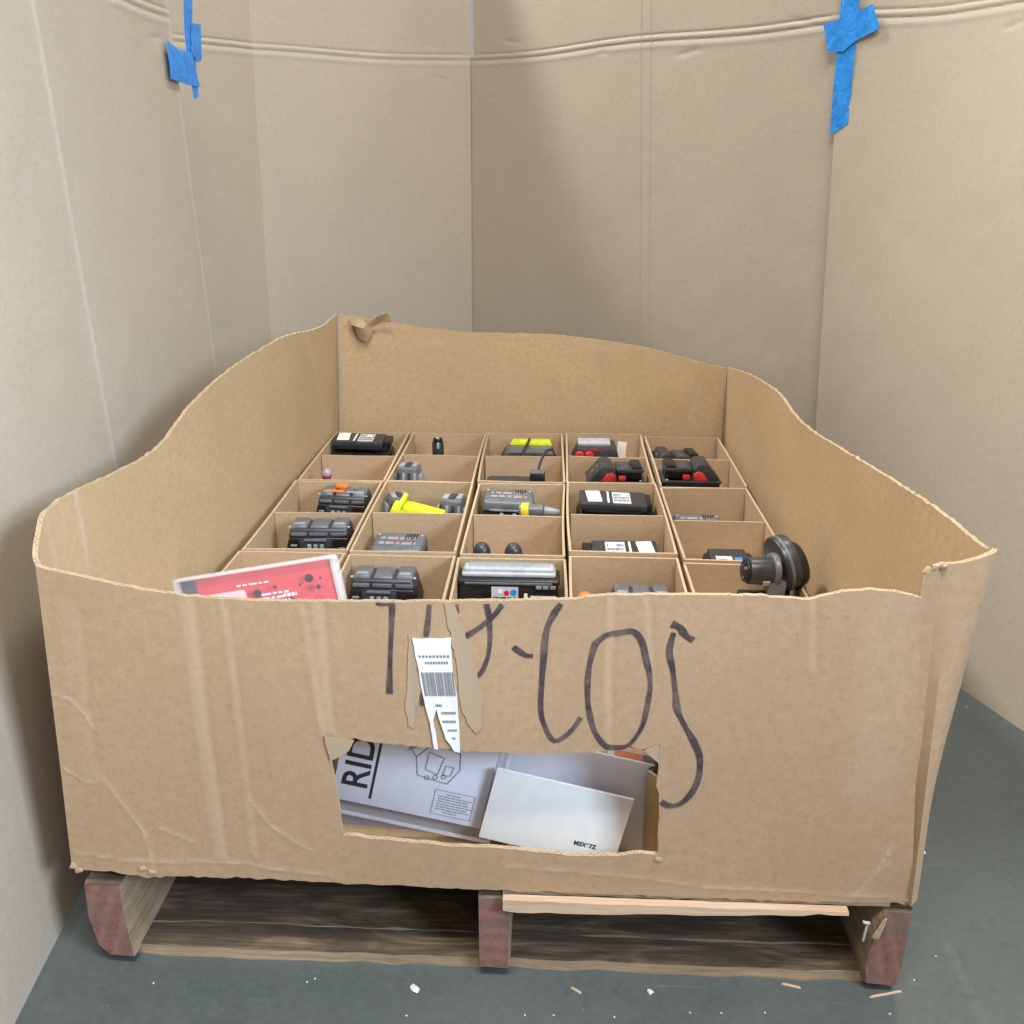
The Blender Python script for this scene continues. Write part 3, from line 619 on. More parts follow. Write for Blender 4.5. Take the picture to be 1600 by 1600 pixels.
# ---- marker writing on the front panel (upside down from how the box was marked)
def ribbon(name, parent, mat, pts, wd, off=.0007, seed=0):
    p = catmull([(a, b) for a, b in pts], 8); r = np.random.default_rng(seed); bm = bmesh.new(); a = []
    ws = wd * (1 + .28 * np.interp(np.arange(len(p)), np.arange(0, len(p) + 6, 6), r.uniform(-1, 1, len(np.arange(0, len(p) + 6, 6)))))
    for i, q in enumerate(p):
        t = p[min(i + 1, len(p) - 1)] - p[max(i - 1, 0)]; t = t / (np.linalg.norm(t) + 1e-9); n = np.array((-t[1], t[0])) * .5 * ws[i]
        row = []
        for s in (-1, 0, 1): x, z = q + n * s; row.append(bm.verts.new(Vector((x, float(fy(x, z)) - off, z - BX.z))))
        a.append(row)
    for u, v in zip(a[:-1], a[1:]):
        for k in (0, 1): bm.faces.new((u[k], u[k + 1], v[k + 1], v[k]))
    return from_bm(name, bm, mat, parent, 60)
MK = [[(-0.1067, 0.5209), (-0.1082, 0.496), (-0.111, 0.4569), (-0.1135, 0.412)], [(-0.1245, 0.5211), (-0.1165, 0.52), (-0.1049, 0.5209)], [(-0.0665, 0.5212), (-0.0681, 0.5034), (-0.071, 0.4834)], [(-0.0778, 0.4124), (-0.0776, 0.3981)], [(-0.0373, 0.522), (-0.0358, 0.5125)], [(-0.0048, 0.5228), (-0.0021, 0.5083), (-0.001, 0.4859), (-0.0029, 0.4631), (-0.0088, 0.4449), (-0.0159, 0.435)], [(0.0122, 0.5225), (0.0022, 0.5084), (-0.0122, 0.4953), (-0.027, 0.4846)], [(0.0244, 0.473), (0.0296, 0.4686), (0.0383, 0.463), (0.0458, 0.4625)], [(0.0752, 0.5247), (0.0664, 0.51), (0.0598, 0.4907), (0.0577, 0.4615), (0.0559, 0.4284), (0.0555, 0.3946), (0.0605, 0.3741), (0.0697, 0.357), (0.0796, 0.3594), (0.0912, 0.3716), (0.1, 0.387)], [(0.1123, 0.4773), (0.1239, 0.4886), (0.138, 0.4921), (0.1539, 0.4938), (0.1635, 0.4822), (0.1692, 0.4613), (0.1752, 0.4352), (0.1737, 0.4084), (0.1688, 0.3775), (0.1558, 0.3535), (0.1426, 0.3488), (0.129, 0.3512), (0.1165, 0.3689), (0.1091, 0.3962), (0.1065, 0.4232), (0.1079, 0.4531), (0.1134, 0.4793)], [(0.1946, 0.5044), (0.2028, 0.5002), (0.2102, 0.4908), (0.2185, 0.4853)], [(0.197, 0.4937), (0.1938, 0.4717), (0.1986, 0.4491), (0.2031, 0.4227), (0.2069, 0.3992), (0.2164, 0.379), (0.2278, 0.3586), (0.2358, 0.3378), (0.236, 0.3093), (0.2285, 0.2873), (0.2173, 0.2737), (0.2053, 0.2711), (0.1959, 0.2759)]]
MW = [.0072, .003, .0062, .005, .004, .0058, .0062, .0062, .0066, .0064, .0082, .0074]
for k, (l, wd) in enumerate(zip(MK, MW)):
    l = [(x, min(z, float(np.interp(x, [p[0] for p in TOPF], [p[1] for p in TOPF])) - .002)) for x, z in l]
    ribbon('marker_stroke', box, 'marker', l, wd * .9, .0009, k)
# ---- torn shipping label
def onf(off): return lambda x, z: Vector((x, float(fy(x, z)) - off, z - BX.z))
def fpoly(name, mat, poly, off, parent=None, rag=.0):
    pl = jit(list(poly) + [poly[0]], rag, len(poly))[:-1]
    bm = bmesh.new(); bm.faces.new([bm.verts.new(onf(off)(x, z)) for x, z in pl]); bmesh.ops.triangulate(bm, faces=bm.faces[:])
    e = bmesh.ops.extrude_face_region(bm, geom=bm.faces[:])
    for v in [g for g in e['geom'] if isinstance(g, bmesh.types.BMVert)]: v.co.y -= .0003
    return from_bm(name, bm, mat, parent or box, 20)
lab = fpoly('shipping_label', 'white', [(-0.0861, 0.4821), (-0.0658, 0.4816), (-0.0441, 0.4816), (-0.0427, 0.4489), (-0.038, 0.4122), (-0.0362, 0.3762), (-0.0356, 0.3387), (-0.0423, 0.3399), (-0.051, 0.3566), (-0.0594, 0.3842), (-0.0622, 0.3944), (-0.0649, 0.3805), (-0.0624, 0.3632), (-0.0604, 0.3421), (-0.0647, 0.342), (-0.0692, 0.3769), (-0.0765, 0.4144), (-0.0813, 0.4511)], .0018, rag=.0006)
lab['label'] = 'torn white shipping label with barcode'
fpoly('torn_patch', 'tear', [(-0.0505, 0.5204), (-0.0402, 0.5206), (-0.0281, 0.4901), (-0.017, 0.4496), (-0.0093, 0.413), (-0.0112, 0.3666), (-0.0178, 0.3646), (-0.0279, 0.3765), (-0.0341, 0.4021), (-0.0372, 0.4257), (-0.0412, 0.4686), (-0.0452, 0.4976)], .0008, rag=.0022)
fpoly('torn_patch', 'tear', [(-0.0895, 0.4852), (-0.0857, 0.4772), (-0.0814, 0.4478), (-0.0777, 0.4144), (-0.0832, 0.3903), (-0.0884, 0.3694), (-0.0946, 0.3744), (-0.0945, 0.4105), (-0.0907, 0.4509)], .0007, rag=.0022)
bm = bmesh.new(); r = np.random.default_rng(3); x = 0.
bl, br_, tl, tr_ = [np.array(p) for p in [(-0.0737, 0.4111), (-0.0392, 0.4122), (-0.0775, 0.4406), (-0.0417, 0.4416)]]
while x < .97:
    wdt = r.choice([.014, .02, .034, .05]); 
    bm.faces.new([bm.verts.new(onf(.0024)(*(b_ * (1 - u) + c_ * u))) for b_, c_, u in ((bl, br_, x), (bl, br_, min(1, x + wdt)), (tl, tr_, min(1, x + wdt)), (tl, tr_, x))]); x += wdt + r.choice([.014, .02, .03])
from_bm('barcode', bm, 'greyink', lab, 0)['kind'] = 'stuff'
bm = bmesh.new()
for (a, b, z, hh) in [((-0.0796, 0.4584), (-0.0445, 0.4594), 0, 8), ((-0.0725, 0.4507), (-0.0462, 0.4514), 0, 9), ((-0.0621, 0.3978), (-0.0547, 0.3981), 0, 9), ((-0.0558, 0.3884), (-0.039, 0.3889), 0, 9), ((-0.0548, 0.3774), (-0.0392, 0.3779), 0, 9), ((-0.049, 0.3664), (-0.0382, 0.3668), 0, 8), ((-0.0444, 0.3561), (-0.0402, 0.3562), 0, 8)]:
    n = 9; 
    for i in range(n):
        u0, u1 = i / n, (i + .62) / n; p = np.array(a) * (1 - u0) + np.array(b) * u0; q = np.array(a) * (1 - u1) + np.array(b) * u1; e = hh * .00035
        bm.faces.new([bm.verts.new(onf(.0024)(*c)) for c in (p, q, q + (0, e), p + (0, e))])
from_bm('label_text', bm, 'greyink', lab, 0)['kind'] = 'stuff'
# torn liner flap at the window's corners
fpoly('torn_flap', 'tear', [(-0.1906, 0.3551), (-0.1561, 0.351), (-0.1628, 0.3379), (-0.1768, 0.3262), (-0.1853, 0.3215), (-0.1881, 0.3371)], .002, rag=.0006)
fpoly('torn_flap', 'tear', [(0.1725, 0.3464), (0.1893, 0.3554), (0.1902, 0.3281), (0.1833, 0.3348)], .0015, rag=.0008)
r = np.random.default_rng(8)
for k, (x, z) in enumerate([(-0.5187, 0.1509), (-0.5116, 0.1453), (-0.4302, 0.1526), (-0.4197, 0.1471), (0.4978, 0.1443), (0.1971, 0.1925)]):
    rb('torn_tuft', box, 'tear', (r.uniform(.008, .014), .002, r.uniform(.004, .008)), (x, float(fy(x, z)) - .0005, z - BX.z - .003), .0006, (r.uniform(-.2, .2), r.uniform(-.5, .5), r.uniform(-.3, .3)), taper=(.75, .9))
# ================================================================ things in the cells
X0, DX, Y0, DY, ZD = [-0.4971, 0.197, 1.4286, 0.2013, 0.3084]
ITEMS = []     # (col, row, object)
def put(name, label, cat, col, row, x, y, ztop, H, rz=0, tilt=(0, 0), group=None):
    t = thing(name, label, cat, (x, y, ztop - H), (tilt[0], tilt[1], rz), group); ITEMS.append((col, row, t)); return t
def prints(t, mat, x0, x1, y0, y1, z, rows, seed, name='print'):
    """small rows of print on a level face"""
    r = np.random.default_rng(seed); bm = bmesh.new()
    for i in range(rows):
        y = y1 + (y0 - y1) * (i + .5) / rows; h = abs(y1 - y0) / rows * .28; x = x0
        while x < x1:
            w_ = r.uniform(.08, .3) * (x1 - x0); e = min(x1, x + w_)
            bm.faces.new([bm.verts.new((a, b, z)) for a, b in ((x, y - h), (e, y - h), (e, y + h), (x, y + h))]); x = e + .05 * (x1 - x0)
    o = from_bm(name, bm, mat, t, 0); o['kind'] = 'stuff'; return o
def fprints(t, mat, x0, x1, z0, z1, y, rows, seed, name='print'):
    r = np.random.default_rng(seed); bm = bmesh.new()
    for i in range(rows):
        z = z1 + (z0 - z1) * (i + .5) / rows; h = abs(z1 - z0) / rows * .28; x = x0
        while x < x1:
            w_ = r.uniform(.08, .3) * (x1 - x0); e = min(x1, x + w_)
            bm.faces.new([bm.verts.new((a, y, b)) for a, b in ((x, z - h), (e, z - h), (e, z + h), (x, z + h))]); x = e + .05 * (x1 - x0)
    o = from_bm(name, bm, mat, t, 0); o['kind'] = 'stuff'; return o

def flat_pack(t, m=1, W=.15, D=.10):                      # H = .080
    rb('body', t, 'black', (W, D, .112), (0, 0, -.06), .012, seg=3)
    rb('side_band', t, 'silver', (W * .86, D + .004, .013), (-.006 * m, 0, .018), .004)
    rb('side_band', t, 'char', (W * .97, D + .003, .005), (0, 0, .036), .002)
    rb('neck', t, 'black', (W * .88, D * .62, .014), (0, .012, .051), .002)
    rl = rb('rail', t, 'char', (W * .84, D * .80, .014), (-.008 * m, .008, .0652), .003)
    rb('rail_lip', t, 'black', (W * .74, .006, .005), (-.006 * m, -D * .33, .061), .0015)
    rb('terminal_block', t, 'black', (.018, D * .6, .016), (.064 * m, .010, .062), .002)
    z = .0794
    a = rb('white_label', t, 'white', (.030, D * .60, .0006), (-.048 * m, .012, z), 0, (0, 0, .08))
    rb('white_strip', t, 'white', (.004, D * .62, .0006), (-.018 * m, .010, z), 0)
    b = rb('spec_label', t, 'lab', (.038, D * .62, .0006), (.010 * m, .008, z), 0)
    prints(b, 'greyink', .010 * m - .016, .010 * m + .016, -.016, .032, z + .0008, 3, 4); rb('print_panel', b, 'white', (.014, .016, .0004), (.016 * m, .020, z + .0011), 0)
    f = rb('latch_frame', t, 'char', (.040, .004, .020), (-.048 * m, -D * .50 - .001, .026), .001)
    for s in (-1, 1): rb('latch_window', f, 'grey' if s > 0 else 'black', (.014, .003, .012), (-.048 * m + s * .009, -D * .50 - .004, .030), .001)

def latch_pack(t, m=1):                                     # H = .070, nose towards -x for m = 1
    sx = lambda p: [(a * m, b) for a, b in p]
    rb('base', t, 'black', (.125, .082, .094), (0, 0, -.06), .005)
    rb('base_rim', t, 'char', (.130, .086, .006), (0, 0, .028), .002)
    n = prism('nose', t, 'char', sx([(-.064, .033), (.004, .033), (-.004, .060), (-.014, .070), (-.034, .070)]), -.036, .036, .003)
    for k in range(4): rb('charge_light', n, 'lgrey' if k % 2 else 'red', (.005, .005, .003), ((-.056 + .0052 * k) * m, -.006 + .008 * (k % 2), .0395 + k * .0063), .0005, (0, -.9 * m, 0))
    prism('release_button', t, 'red', sx([(-.036, .034), (-.004, .034), (-.003, .048), (-.012, .056), (-.024, .052)]), -.041, -.030, .002)
    prism('release_button', t, 'red', sx([(-.036, .034), (-.004, .034), (-.003, .048), (-.012, .056), (-.024, .052)]), .030, .041, .002)
    rb('red_key', t, 'red', (.016, .010, .011), (.012 * m, -.032, .035), .002)
    rb('rail_post', t, 'black', (.056, .048, .022), (.030 * m, 0, .033), .002)
    rb('rail', t, 'char', (.060, .064, .008), (.030 * m, 0, .052), .002)
    rb('rail_cap', t, 'black', (.022, .056, .008), (.046 * m, 0, .058), .002)
    for q in range(3): rb('contact_slot', t, 'grey', (.018, .004, .001), (.018 * m, -.016 + q * .016, .0598), 0)
    for q in (-1, 1): cyl('screw', t, 'silver', .003, .003, .0015, (.054 * m, q * .034, .0338), (0, 0, 0), 10, .0003)
    rb('grip_rib', t, 'grey', (.090, .002, .003), (.006 * m, -.0432, .018), .0008)

def dome_pack(t, W=.112, D=.060, accent=None):             # H = .082
    w = W / 2
    prism('body', t, 'black', [(-w, -.05), (w, -.05), (w, .036), (w * .95, .050), (w * .88, .060), (-w * .88, .060), (-w * .95, .050), (-w, .036)], -D / 2, D / 2, .005, seg=3)
    rb('shell', t, 'char', (W * .94, D * 1.0, .020), (0, 0, .057), .006, taper=(.90, .86), seg=3)
    for k, (cx, ww) in enumerate(((-.30, .25), (0, .29), (.30, .25))):
        c = rb('shell_plate', t, 'grey', (W * ww, D * .86, .010), (W * cx, .002, .072 if k != 1 else .0705), .003, taper=(.9, .84), seg=2)
        if k != 1: rb('plate_window', c, 'lgrey', (W * .16, D * .18, .002), (W * cx, -D * .18, .0810), .0008)
        rb('front_lip', c, 'grey', (W * ww * .95, .005, .007), (W * cx, -D / 2 + .001, .063), .002)
    rb('seam', t, 'black_soft', (W * 1.004, D * 1.006, .0016), (0, 0, .030), 0)
    for q in (-1, 1): cyl('screw', t, 'silver', .0028, .0028, .002, (q * W * .44, -D * .30, .0765), (0, q * .1, 0), 10, .0004)
    g = rb('gauge_panel', t, 'char', (W * .50, .006, .034), (-.006, -D / 2 - .001, .022), .003)
    rb('gauge_bridge', g, 'grey', (W * .34, .007, .005), (-.006, -D / 2 - .003, .0535), .002)
    for k in range(3): rb('charge_light', g, 'lgrey', (.0075, .003, .012), (-.006 + (k - 1) * .012, -D / 2 - .0045, .036), .001)
    rb('side_mark', t, 'lgrey', (.012, .002, .004), (W * .34, -D / 2 - .0006, .036), .0005)
    rb('side_mark', t, 'lgrey', (.012, .002, .004), (-W * .38, -D / 2 - .0006, .042), .0005)
    if accent:
        rb('top_button', t, accent, (.026, .022, .009), (-.010, .020, .079), .004); rb('colour_stripe', t, accent, (.036, .014, .0018), (-.018, -.010, .0815), .0005); rb('white_mark', t, 'lgrey', (.028, .012, .0015), (.020, -.010, .0812), .0005)

def slab_pack(t, W=.10, D=.085, accent='red', seed=1):      # H = .058
    rb('base', t, 'black', (W * .96, D, .094), (0, 0, -.06), .006)
    s = rb('top_shell', t, 'grey', (W, D * 1.02, .024), (0, 0, .033), .007, taper=(.92, .9), seg=3)
    prints(s, 'lgrey', -W * .34, W * .34, -.024, .020, .0577, 2, seed); prints(s, accent, -W * .15, W * .30, -.010, -.002, .0580, 1, seed + 5)
    for q in (-1, 1): cyl('screw', t, 'silver', .0026, .0026, .0015, (q * W * .40, D * .30, .0565), (0, 0, 0), 10, .0003)
    for q in range(5): rb('vent_slot', s, 'black', (.0025, D * .3, .0012), (W * .22 + q * .005 - .010, D * .22, .0568), 0)
    rb('front_rib', t, 'lgrey', (W * .7, .004, .004), (0, -D * .50, .036), .001)
    for k in (-1, 1): rb('clip', t, 'silver', (.008, .006, .016), (k * W * .12, -D * .50, .016), .001)

def post_pack(t, W=.052, lean=0):                           # H = .090: tower with ribbed sides and two clips
    rb('base', t, 'char', (W * 1.25, .075, .080), (0, 0, -.05), .006)
    b = rb('tower', t, 'grey', (W, .056, .056), (0, 0, .028), .006, taper=(.8, .85), shear=lean)
    for k in range(4): rb('rib', b, 'lgrey' if k % 2 else 'char', (W * .12, .005, .040), ((k - 1.5) * W * .22 + lean * .45, -.0285, .034), .001, (-.14, 0, 0))
    for s in (-1, 1): rb('clip', t, 'lgrey', (.007, .034, .034), (s * W * .55, 0, .032), .002, (0, -.15 * s, 0))
    for k in range(3): rb('contact', b, 'char' if k == 1 else 'lgrey', (W * .20, .030, .005), ((k - 1) * W * .24 + lean, -.002 + .004 * k, .082), .0015)

GR = 'power tool batteries sorted into the cartons'
# back row ------------------------------------------------------------------
t = put('battery_pack', 'flat black battery pack with white labels in back corner cell, beside a tiny cylinder', 'battery', 0, 0, -0.4157, 1.355, 0.3104, .080, .02, (.02, .03), GR); flat_pack(t)
t = put('battery_cell', 'small upright black cylinder battery alone in its carton cell', 'battery', 1, 0, -0.2215, 1.345, 0.3189, .062, 0)
cyl('body', t, 'char', .0145, .0145, .110, (0, 0, -.06)); cyl('neck', t, 'black', .0125, .0115, .010, (0, 0, .050)); rb('contact', t, 'silver', (.008, .012, .004), (0, -.003, .058), .001); rb('stripe', t, 'silver', (.006, .002, .016), (.002, -.0142, .036), .0005)
t = put('charger', 'grey charger with neon yellow top edge and a black cord across it', 'charger', 2, 0, 0.0025, 1.34, 0.3074, .075, 0)
prism('body', t, 'char', [(-.080, 0), (.080, 0), (.076, .022), (.064, .052), (.052, .064), (-.044, .064), (-.062, .046), (-.076, .018)], -.045, .045, .004)
prism('front_band', t, 'lgrey', [(-.062, .034), (.064, .034), (.058, .046), (-.054, .046)], -.050, -.044, .001)
prism('top_deck', t, 'grey', [(-.056, .056), (.066, .056), (.060, .066), (-.046, .066)], -.042, .024, .003)
prism('top_cover', t, 'neon', [(-.050, .056), (.064, .056), (.056, .075), (-.038, .075)], .018, .046, .003)
tube('cord', t, 'black_soft', [(.004, .035, .076), (.002, .010, .076), (-.006, -.030, .070), (-.010, -.052, .062), (-.012, -.055, .030)], .0032)
t = put('charger', 'black charger with red buttons and a white tag tucked behind it', 'charger', 3, 0, 0.1715, 1.345, 0.3151, .070, 0, (0, 0))
prism('body', t, 'char', [(-.058, 0), (.058, 0), (.056, .040), (.048, .062), (-.042, .062), (-.058, .030)], -.04, .04, .004)
rb('top_plate', t, 'silver', (.080, .05, .008), (-.004, .012, .060), .002); fprints(t, 'redcard', -.030, .020, .056, .060, -.0408, 1, 4)
for x_ in (-.040, -.016): cyl('red_button', t, 'red', .012, .010, .008, (x_, -.038, .044), (1.57, 0, 0))
rb('dark_grip', t, 'black', (.050, .012, .030), (.024, -.040, .006), .003)
t2 = rb('white_tag', t, 'white', (.022, .0015, .064), (.064, .020, .0), .0004, (.05, .05, 0))
t = put('battery_pack', 'black battery with red release button, deepest in the cell nearest the box corner', 'battery', 4, 0, 0.3658, 1.36, 0.2908, .070, .15, (0, 0), GR); latch_pack(t, 1)
# second row ------------------------------------------------------------------
t = put('bit_holder', 'tiny grey round tip showing at the bottom of an almost empty cell', 'tool bit', 0, 1, -0.4386, 1.07, 0.3228, .050, .2)
cyl('shaft', t, 'grey', .009, .009, .126, (0, 0, -.09)); dome('tip', t, 'lgrey', .0115, 1.1, (0, 0, .036)); cyl('ring', t, 'redcard', .0118, .0118, .005, (0, 0, .030))
t = put('battery_pack', 'grey ribbed tower battery alone in a cell behind the neon tool', 'battery', 1, 1, -0.2615, 1.12, 0.322, .090, -.1, (0, 0), GR); post_pack(t, .058)
t = put('charger', 'low black charger plate with a boxy plug lying on it', 'charger', 2, 1, -0.0137, 1.09, 0.3207, .052, 0)
rb('plate', t, 'char', (.128, .085, .094), (-.005, 0, -.07), .008); rb('plug', t, 'black', (.034, .032, .030), (.046, -.020, .022), .004); rb('plug_face', t, 'grey', (.030, .026, .003), (.046, -.018, .051), .001)
tube('cord', t, 'black_soft', [(.046, 0, .045), (.052, .025, .062), (.064, .055, .078), (.078, .090, .072)], .0032)
t = put('battery_pack', 'black battery with red release button and dotted sloping nose, in the fourth column', 'battery', 3, 1, 0.2087, 1.145, 0.3252, .070, .05, (0, 0), GR); latch_pack(t, 1)
t = put('battery_pack', 'black battery with red release button, its nose sloping away from the other cells', 'battery', 4, 1, .372, 1.110, .342, .070, .02, (0, 0), GR); latch_pack(t, -1)
# third row ------------------------------------------------------------------
t = put('battery_pack', 'grey topped battery with orange button and orange stripe', 'battery', 0, 2, -0.3793, 0.97, 0.3133, .089, -.03, (0, .03), GR); dome_pack(t, .114, .066, 'orange')
t = put('battery_pack', 'grey ribbed tower battery leaning on one end of the neon yellow tool', 'battery', 1, 2, -0.2675, 0.955, 0.3066, .090, .35, (0, .12), GR); post_pack(t, .056)
t = put('battery_pack', 'grey ribbed tower battery standing upright beside the neon yellow tool, near the carton wall', 'battery', 1, 2, -0.1462, 0.945, 0.3094, .090, -.15, (0, .04), GR); post_pack(t, .058)
t = put('work_light', 'bright neon yellow hand light lying between two grey tower batteries', 'work light', 1, 2, -0.215, 0.885, 0.3286, .058, -.12)
cyl('head', t, 'neon', .025, .021, .026, (-.024, 0, .014), (0, -1.20, 0), bev=.003)
cyl('head_flange', t, 'neon', .032, .032, .008, (-.026, 0, .026), (0, -1.20, 0))
rb('body', t, 'neon', (.086, .042, .030), (.014, 0, .002), .007, (0, .20, 0)); rb('side_plate', t, 'yellow', (.046, .003, .015), (.012, -.0215, .006), .001, (0, .20, 0)); cyl('tail', t, 'neon', .015, .012, .020, (.052, 0, .006), (0, 1.75, 0)); rb('foot', t, 'neon', (.050, .036, .060), (.010, 0, -.055), .004)
t = put('battery_pack', 'grey slab battery with orange lettering lying next to a small yellow banded tool', 'battery', 2, 2, -0.0282, 0.965, 0.3044, .058, .03, (0, .04), GR); slab_pack(t, .112, .09, 'orange', 3)
t = put('bit_driver', 'small grey tool with a yellow band lying against a grey slab battery', 'tool', 2, 2, 0.0295, 0.88, 0.3155, .034, -.10)
cyl('handle', t, 'grey', .015, .012, .050, (-.030, 0, .017), (0, 1.50, 0)); cyl('yellow_band', t, 'yellow', .0165, .0165, .016, (-.026, 0, .017), (0, 1.50, 0)); cyl('tip', t, 'lgrey', .010, .006, .032, (.020, 0, .020), (0, 1.65, 0))
t = put('battery_pack', 'black battery pack with white labels and a long silver side band', 'battery', 3, 2, 0.1987, 0.955, 0.3027, .080, 0, (.02, .03), GR); flat_pack(t, 1, .165, .105)
t = put('battery_pack', 'low grey slab battery deep in the cell beside the box wall', 'battery', 4, 2, 0.3691, 0.93, 0.2682, .058, -.02, (0, 0), GR); slab_pack(t, .105, .08, 'lgrey', 8)
# fourth row ------------------------------------------------------------------
t = put('battery_pack', 'charcoal domed battery with three charge lights, behind the red package', 'battery', 0, 3, -0.3828, 0.775, 0.3093, .082, .04, (0, 0), GR); dome_pack(t, .128, .062)
t = put('battery_pack', 'grey slab battery with red lettering in front of the neon yellow tool', 'battery', 1, 3, -0.2278, 0.75, 0.2845, .058, -.03, (.05, 0), GR); slab_pack(t, .104, .085, 'red', 12)
for k, x_ in enumerate((-.062, -.004)):
    t = put('rubber_foot', 'small dark domed knob, one of two in an almost empty cell', 'knob', 2, 3, x_, .672, .315, .040, .3 * k, (0, 0), 'two dark knobs in one cell')
    cyl('stem', t, 'black', .014, .016, .118, (0, 0, -.10)); dome('cap', t, 'char', .0165, 1.3, (0, 0, .018))
t = put('battery_pack', 'black battery pack with white labels, low in the cell behind a grey domed one', 'battery', 3, 3, 0.198, 0.75, 0.2724, .080, .02, (.08, 0), GR); flat_pack(t, -1, .150, .100)
t = put('battery_pack', 'low black battery with a small blue sticker, beside the round motor housing', 'battery', 4, 3, 0.3963, 0.7, 0.2854, .052, 0, (.05, 0), GR)
rb('body', t, 'black', (.095, .085, .044), (0, 0, 0), .012, seg=3); rb('top_rail', t, 'char', (.07, .06, .010), (-.004, .004, .042), .003); rb('sticker', t, 'blue', (.014, .020, .0006), (.012, -.014, .0518), 0); rb('spec_label', t, 'lab', (.030, .024, .0006), (-.014, -.012, .0518), 0); prints(t, 'redcard', -.026, -.010, -.020, -.012, .0528, 1, 3)
# fifth row ------------------------------------------------------------------
t = put('battery_pack', 'charcoal domed battery with three charge lights, next to the red package edge', 'battery', 1, 4, -0.2242, 0.575, 0.2967, .082, -.02, (0, 0), GR); dome_pack(t, .124, .060)
t = put('battery_pack', 'large black battery with silver ribbed top, white label and blue sticker', 'battery', 2, 4, -0.0075, 0.572, 0.3118, .130, 0, (0, 0), GR)
rb('body', t, 'black', (.170, .050, .106), (0, 0, 0), .006); rb('shoulder', t, 'black', (.176, .052, .010), (0, 0, .104), .004, seg=3)
for k, (z_, w_) in enumerate(((.113, .162), (.1195, .156))): rb('silver_band', t, 'silver', (w_, .036 - .010 * k, .009), (0, .005, z_), .0035, seg=3)
prism('top_cap', t, 'lgrey', [(-.076, .118), (.076, .118), (.070, .130), (-.070, .130)], .000, .020, .003)
rb('groove', t, 'grey', (.150, .003, .004), (0, -.0265, .1065), .001)
for k in range(3): rb('groove_window', t, 'lgrey', (.010, .003, .006), (.052 + k * .012, -.0275, .1000), .0005)
L1 = rb('spec_label', t, 'lab', (.046, .0008, .052), (-.006, -.0254, .050), 0); rb('white_strip', t, 'white', (.006, .0008, .040), (.030, -.0254, .050), 0); rb('white_label', t, 'white', (.044, .0008, .034), (.060, -.0254, .052), 0)
fprints(L1, 'ink', -.026, .014, .054, .084, -.0262, 6, 5); cyl('seal', L1, 'blue', .0055, .0055, .0006, (.009, -.0262, .092), (1.57, 0, 0), bev=0); cyl('seal', L1, 'redcard', .0045, .0045, .0006, (-.003, -.0262, .091), (1.57, 0, 0), bev=0); cyl('seal', L1, 'white', .0045, .0045, .0006, (-.014, -.0262, .094), (1.57, 0, 0), bev=0)
t = put('battery_pack', 'grey domed battery sitting low in its cell beside an orange tip', 'battery', 3, 4, 0.2213, 0.565, 0.2755, .082, 0, (0, 0), GR); dome_pack(t, .112, .062)
t = put('plug_cap', 'small orange and yellow rounded tip peeking over the box rim', 'cap', 3, 4, 0.1203, 0.47, 0.3146, .050, 0)
cyl('stem', t, 'yellow', .010, .012, .034, (0, 0, 0)); dome('tip', t, 'orange', .0135, 1.1, (0, 0, .034))
# round motor housing with a stub nozzle
t = put('motor_housing', 'round dark grey motor housing with stub nozzle, standing out of its cell', 'power tool', 4, 4, .452, .545, .384, .152, 0)
cyl('drum', t, 'char', .047, .047, .026, (-.012, 0, .104), (0, 1.35, .25), 48, .004)
cyl('drum_rim', t, 'grey', .0485, .0485, .006, (-.006, .001, .1055), (0, 1.35, .25), 48, .002)
cyl('drum_back', t, 'black', .044, .036, .020, (.012, .006, .100), (0, 1.35, .25), 48, .003)
nz = cyl('nozzle', t, 'char', .024, .022, .052, (-.014, -.014, .098), (0, -1.48, .20), 36, .003)
cyl('nozzle_face', nz, 'black', .019, .019, .003, (-.0655, -.0245, .1030), (0, -1.48, .20), 30, .001)
for k, a in enumerate((0.4, 2.5, 4.6)): cyl('bolt', nz, 'grey', .003, .003, .005, (-.0655 , -.0245 + .0125 * math.cos(a), .1030 + .0125 * math.sin(a)), (0, -1.48, .20), 10, .0005)
cyl('collar', t, 'grey', .030, .027, .010, (-.016, -.012, .100), (0, -1.48, .20), 36, .002)
rb('foot', t, 'char', (.060, .050, .062), (-.004, -.004, 0), .006, taper=(.7, .8)); rb('bracket', t, 'grey', (.030, .012, .044), (-.018, -.030, .046), .003, (0, .12, 0)); rb('lever', t, 'black', (.050, .018, .012), (-.050, -.020, .052), .004)
rb('slot_plate', t, 'lgrey', (.004, .010, .026), (.017, -.026, .080), .001, (0, .25, .6)); rb('warning_label', nz, 'lab', (.012, .0012, .010), (-.034, -.036, .082), 0, (.5, 0, .1))
for k in range(4): rb('vent_rib', t, 'grey', (.004, .006, .022), (-.026 + k * .012, -.034, .050), .001, (-.2, 0, 0))
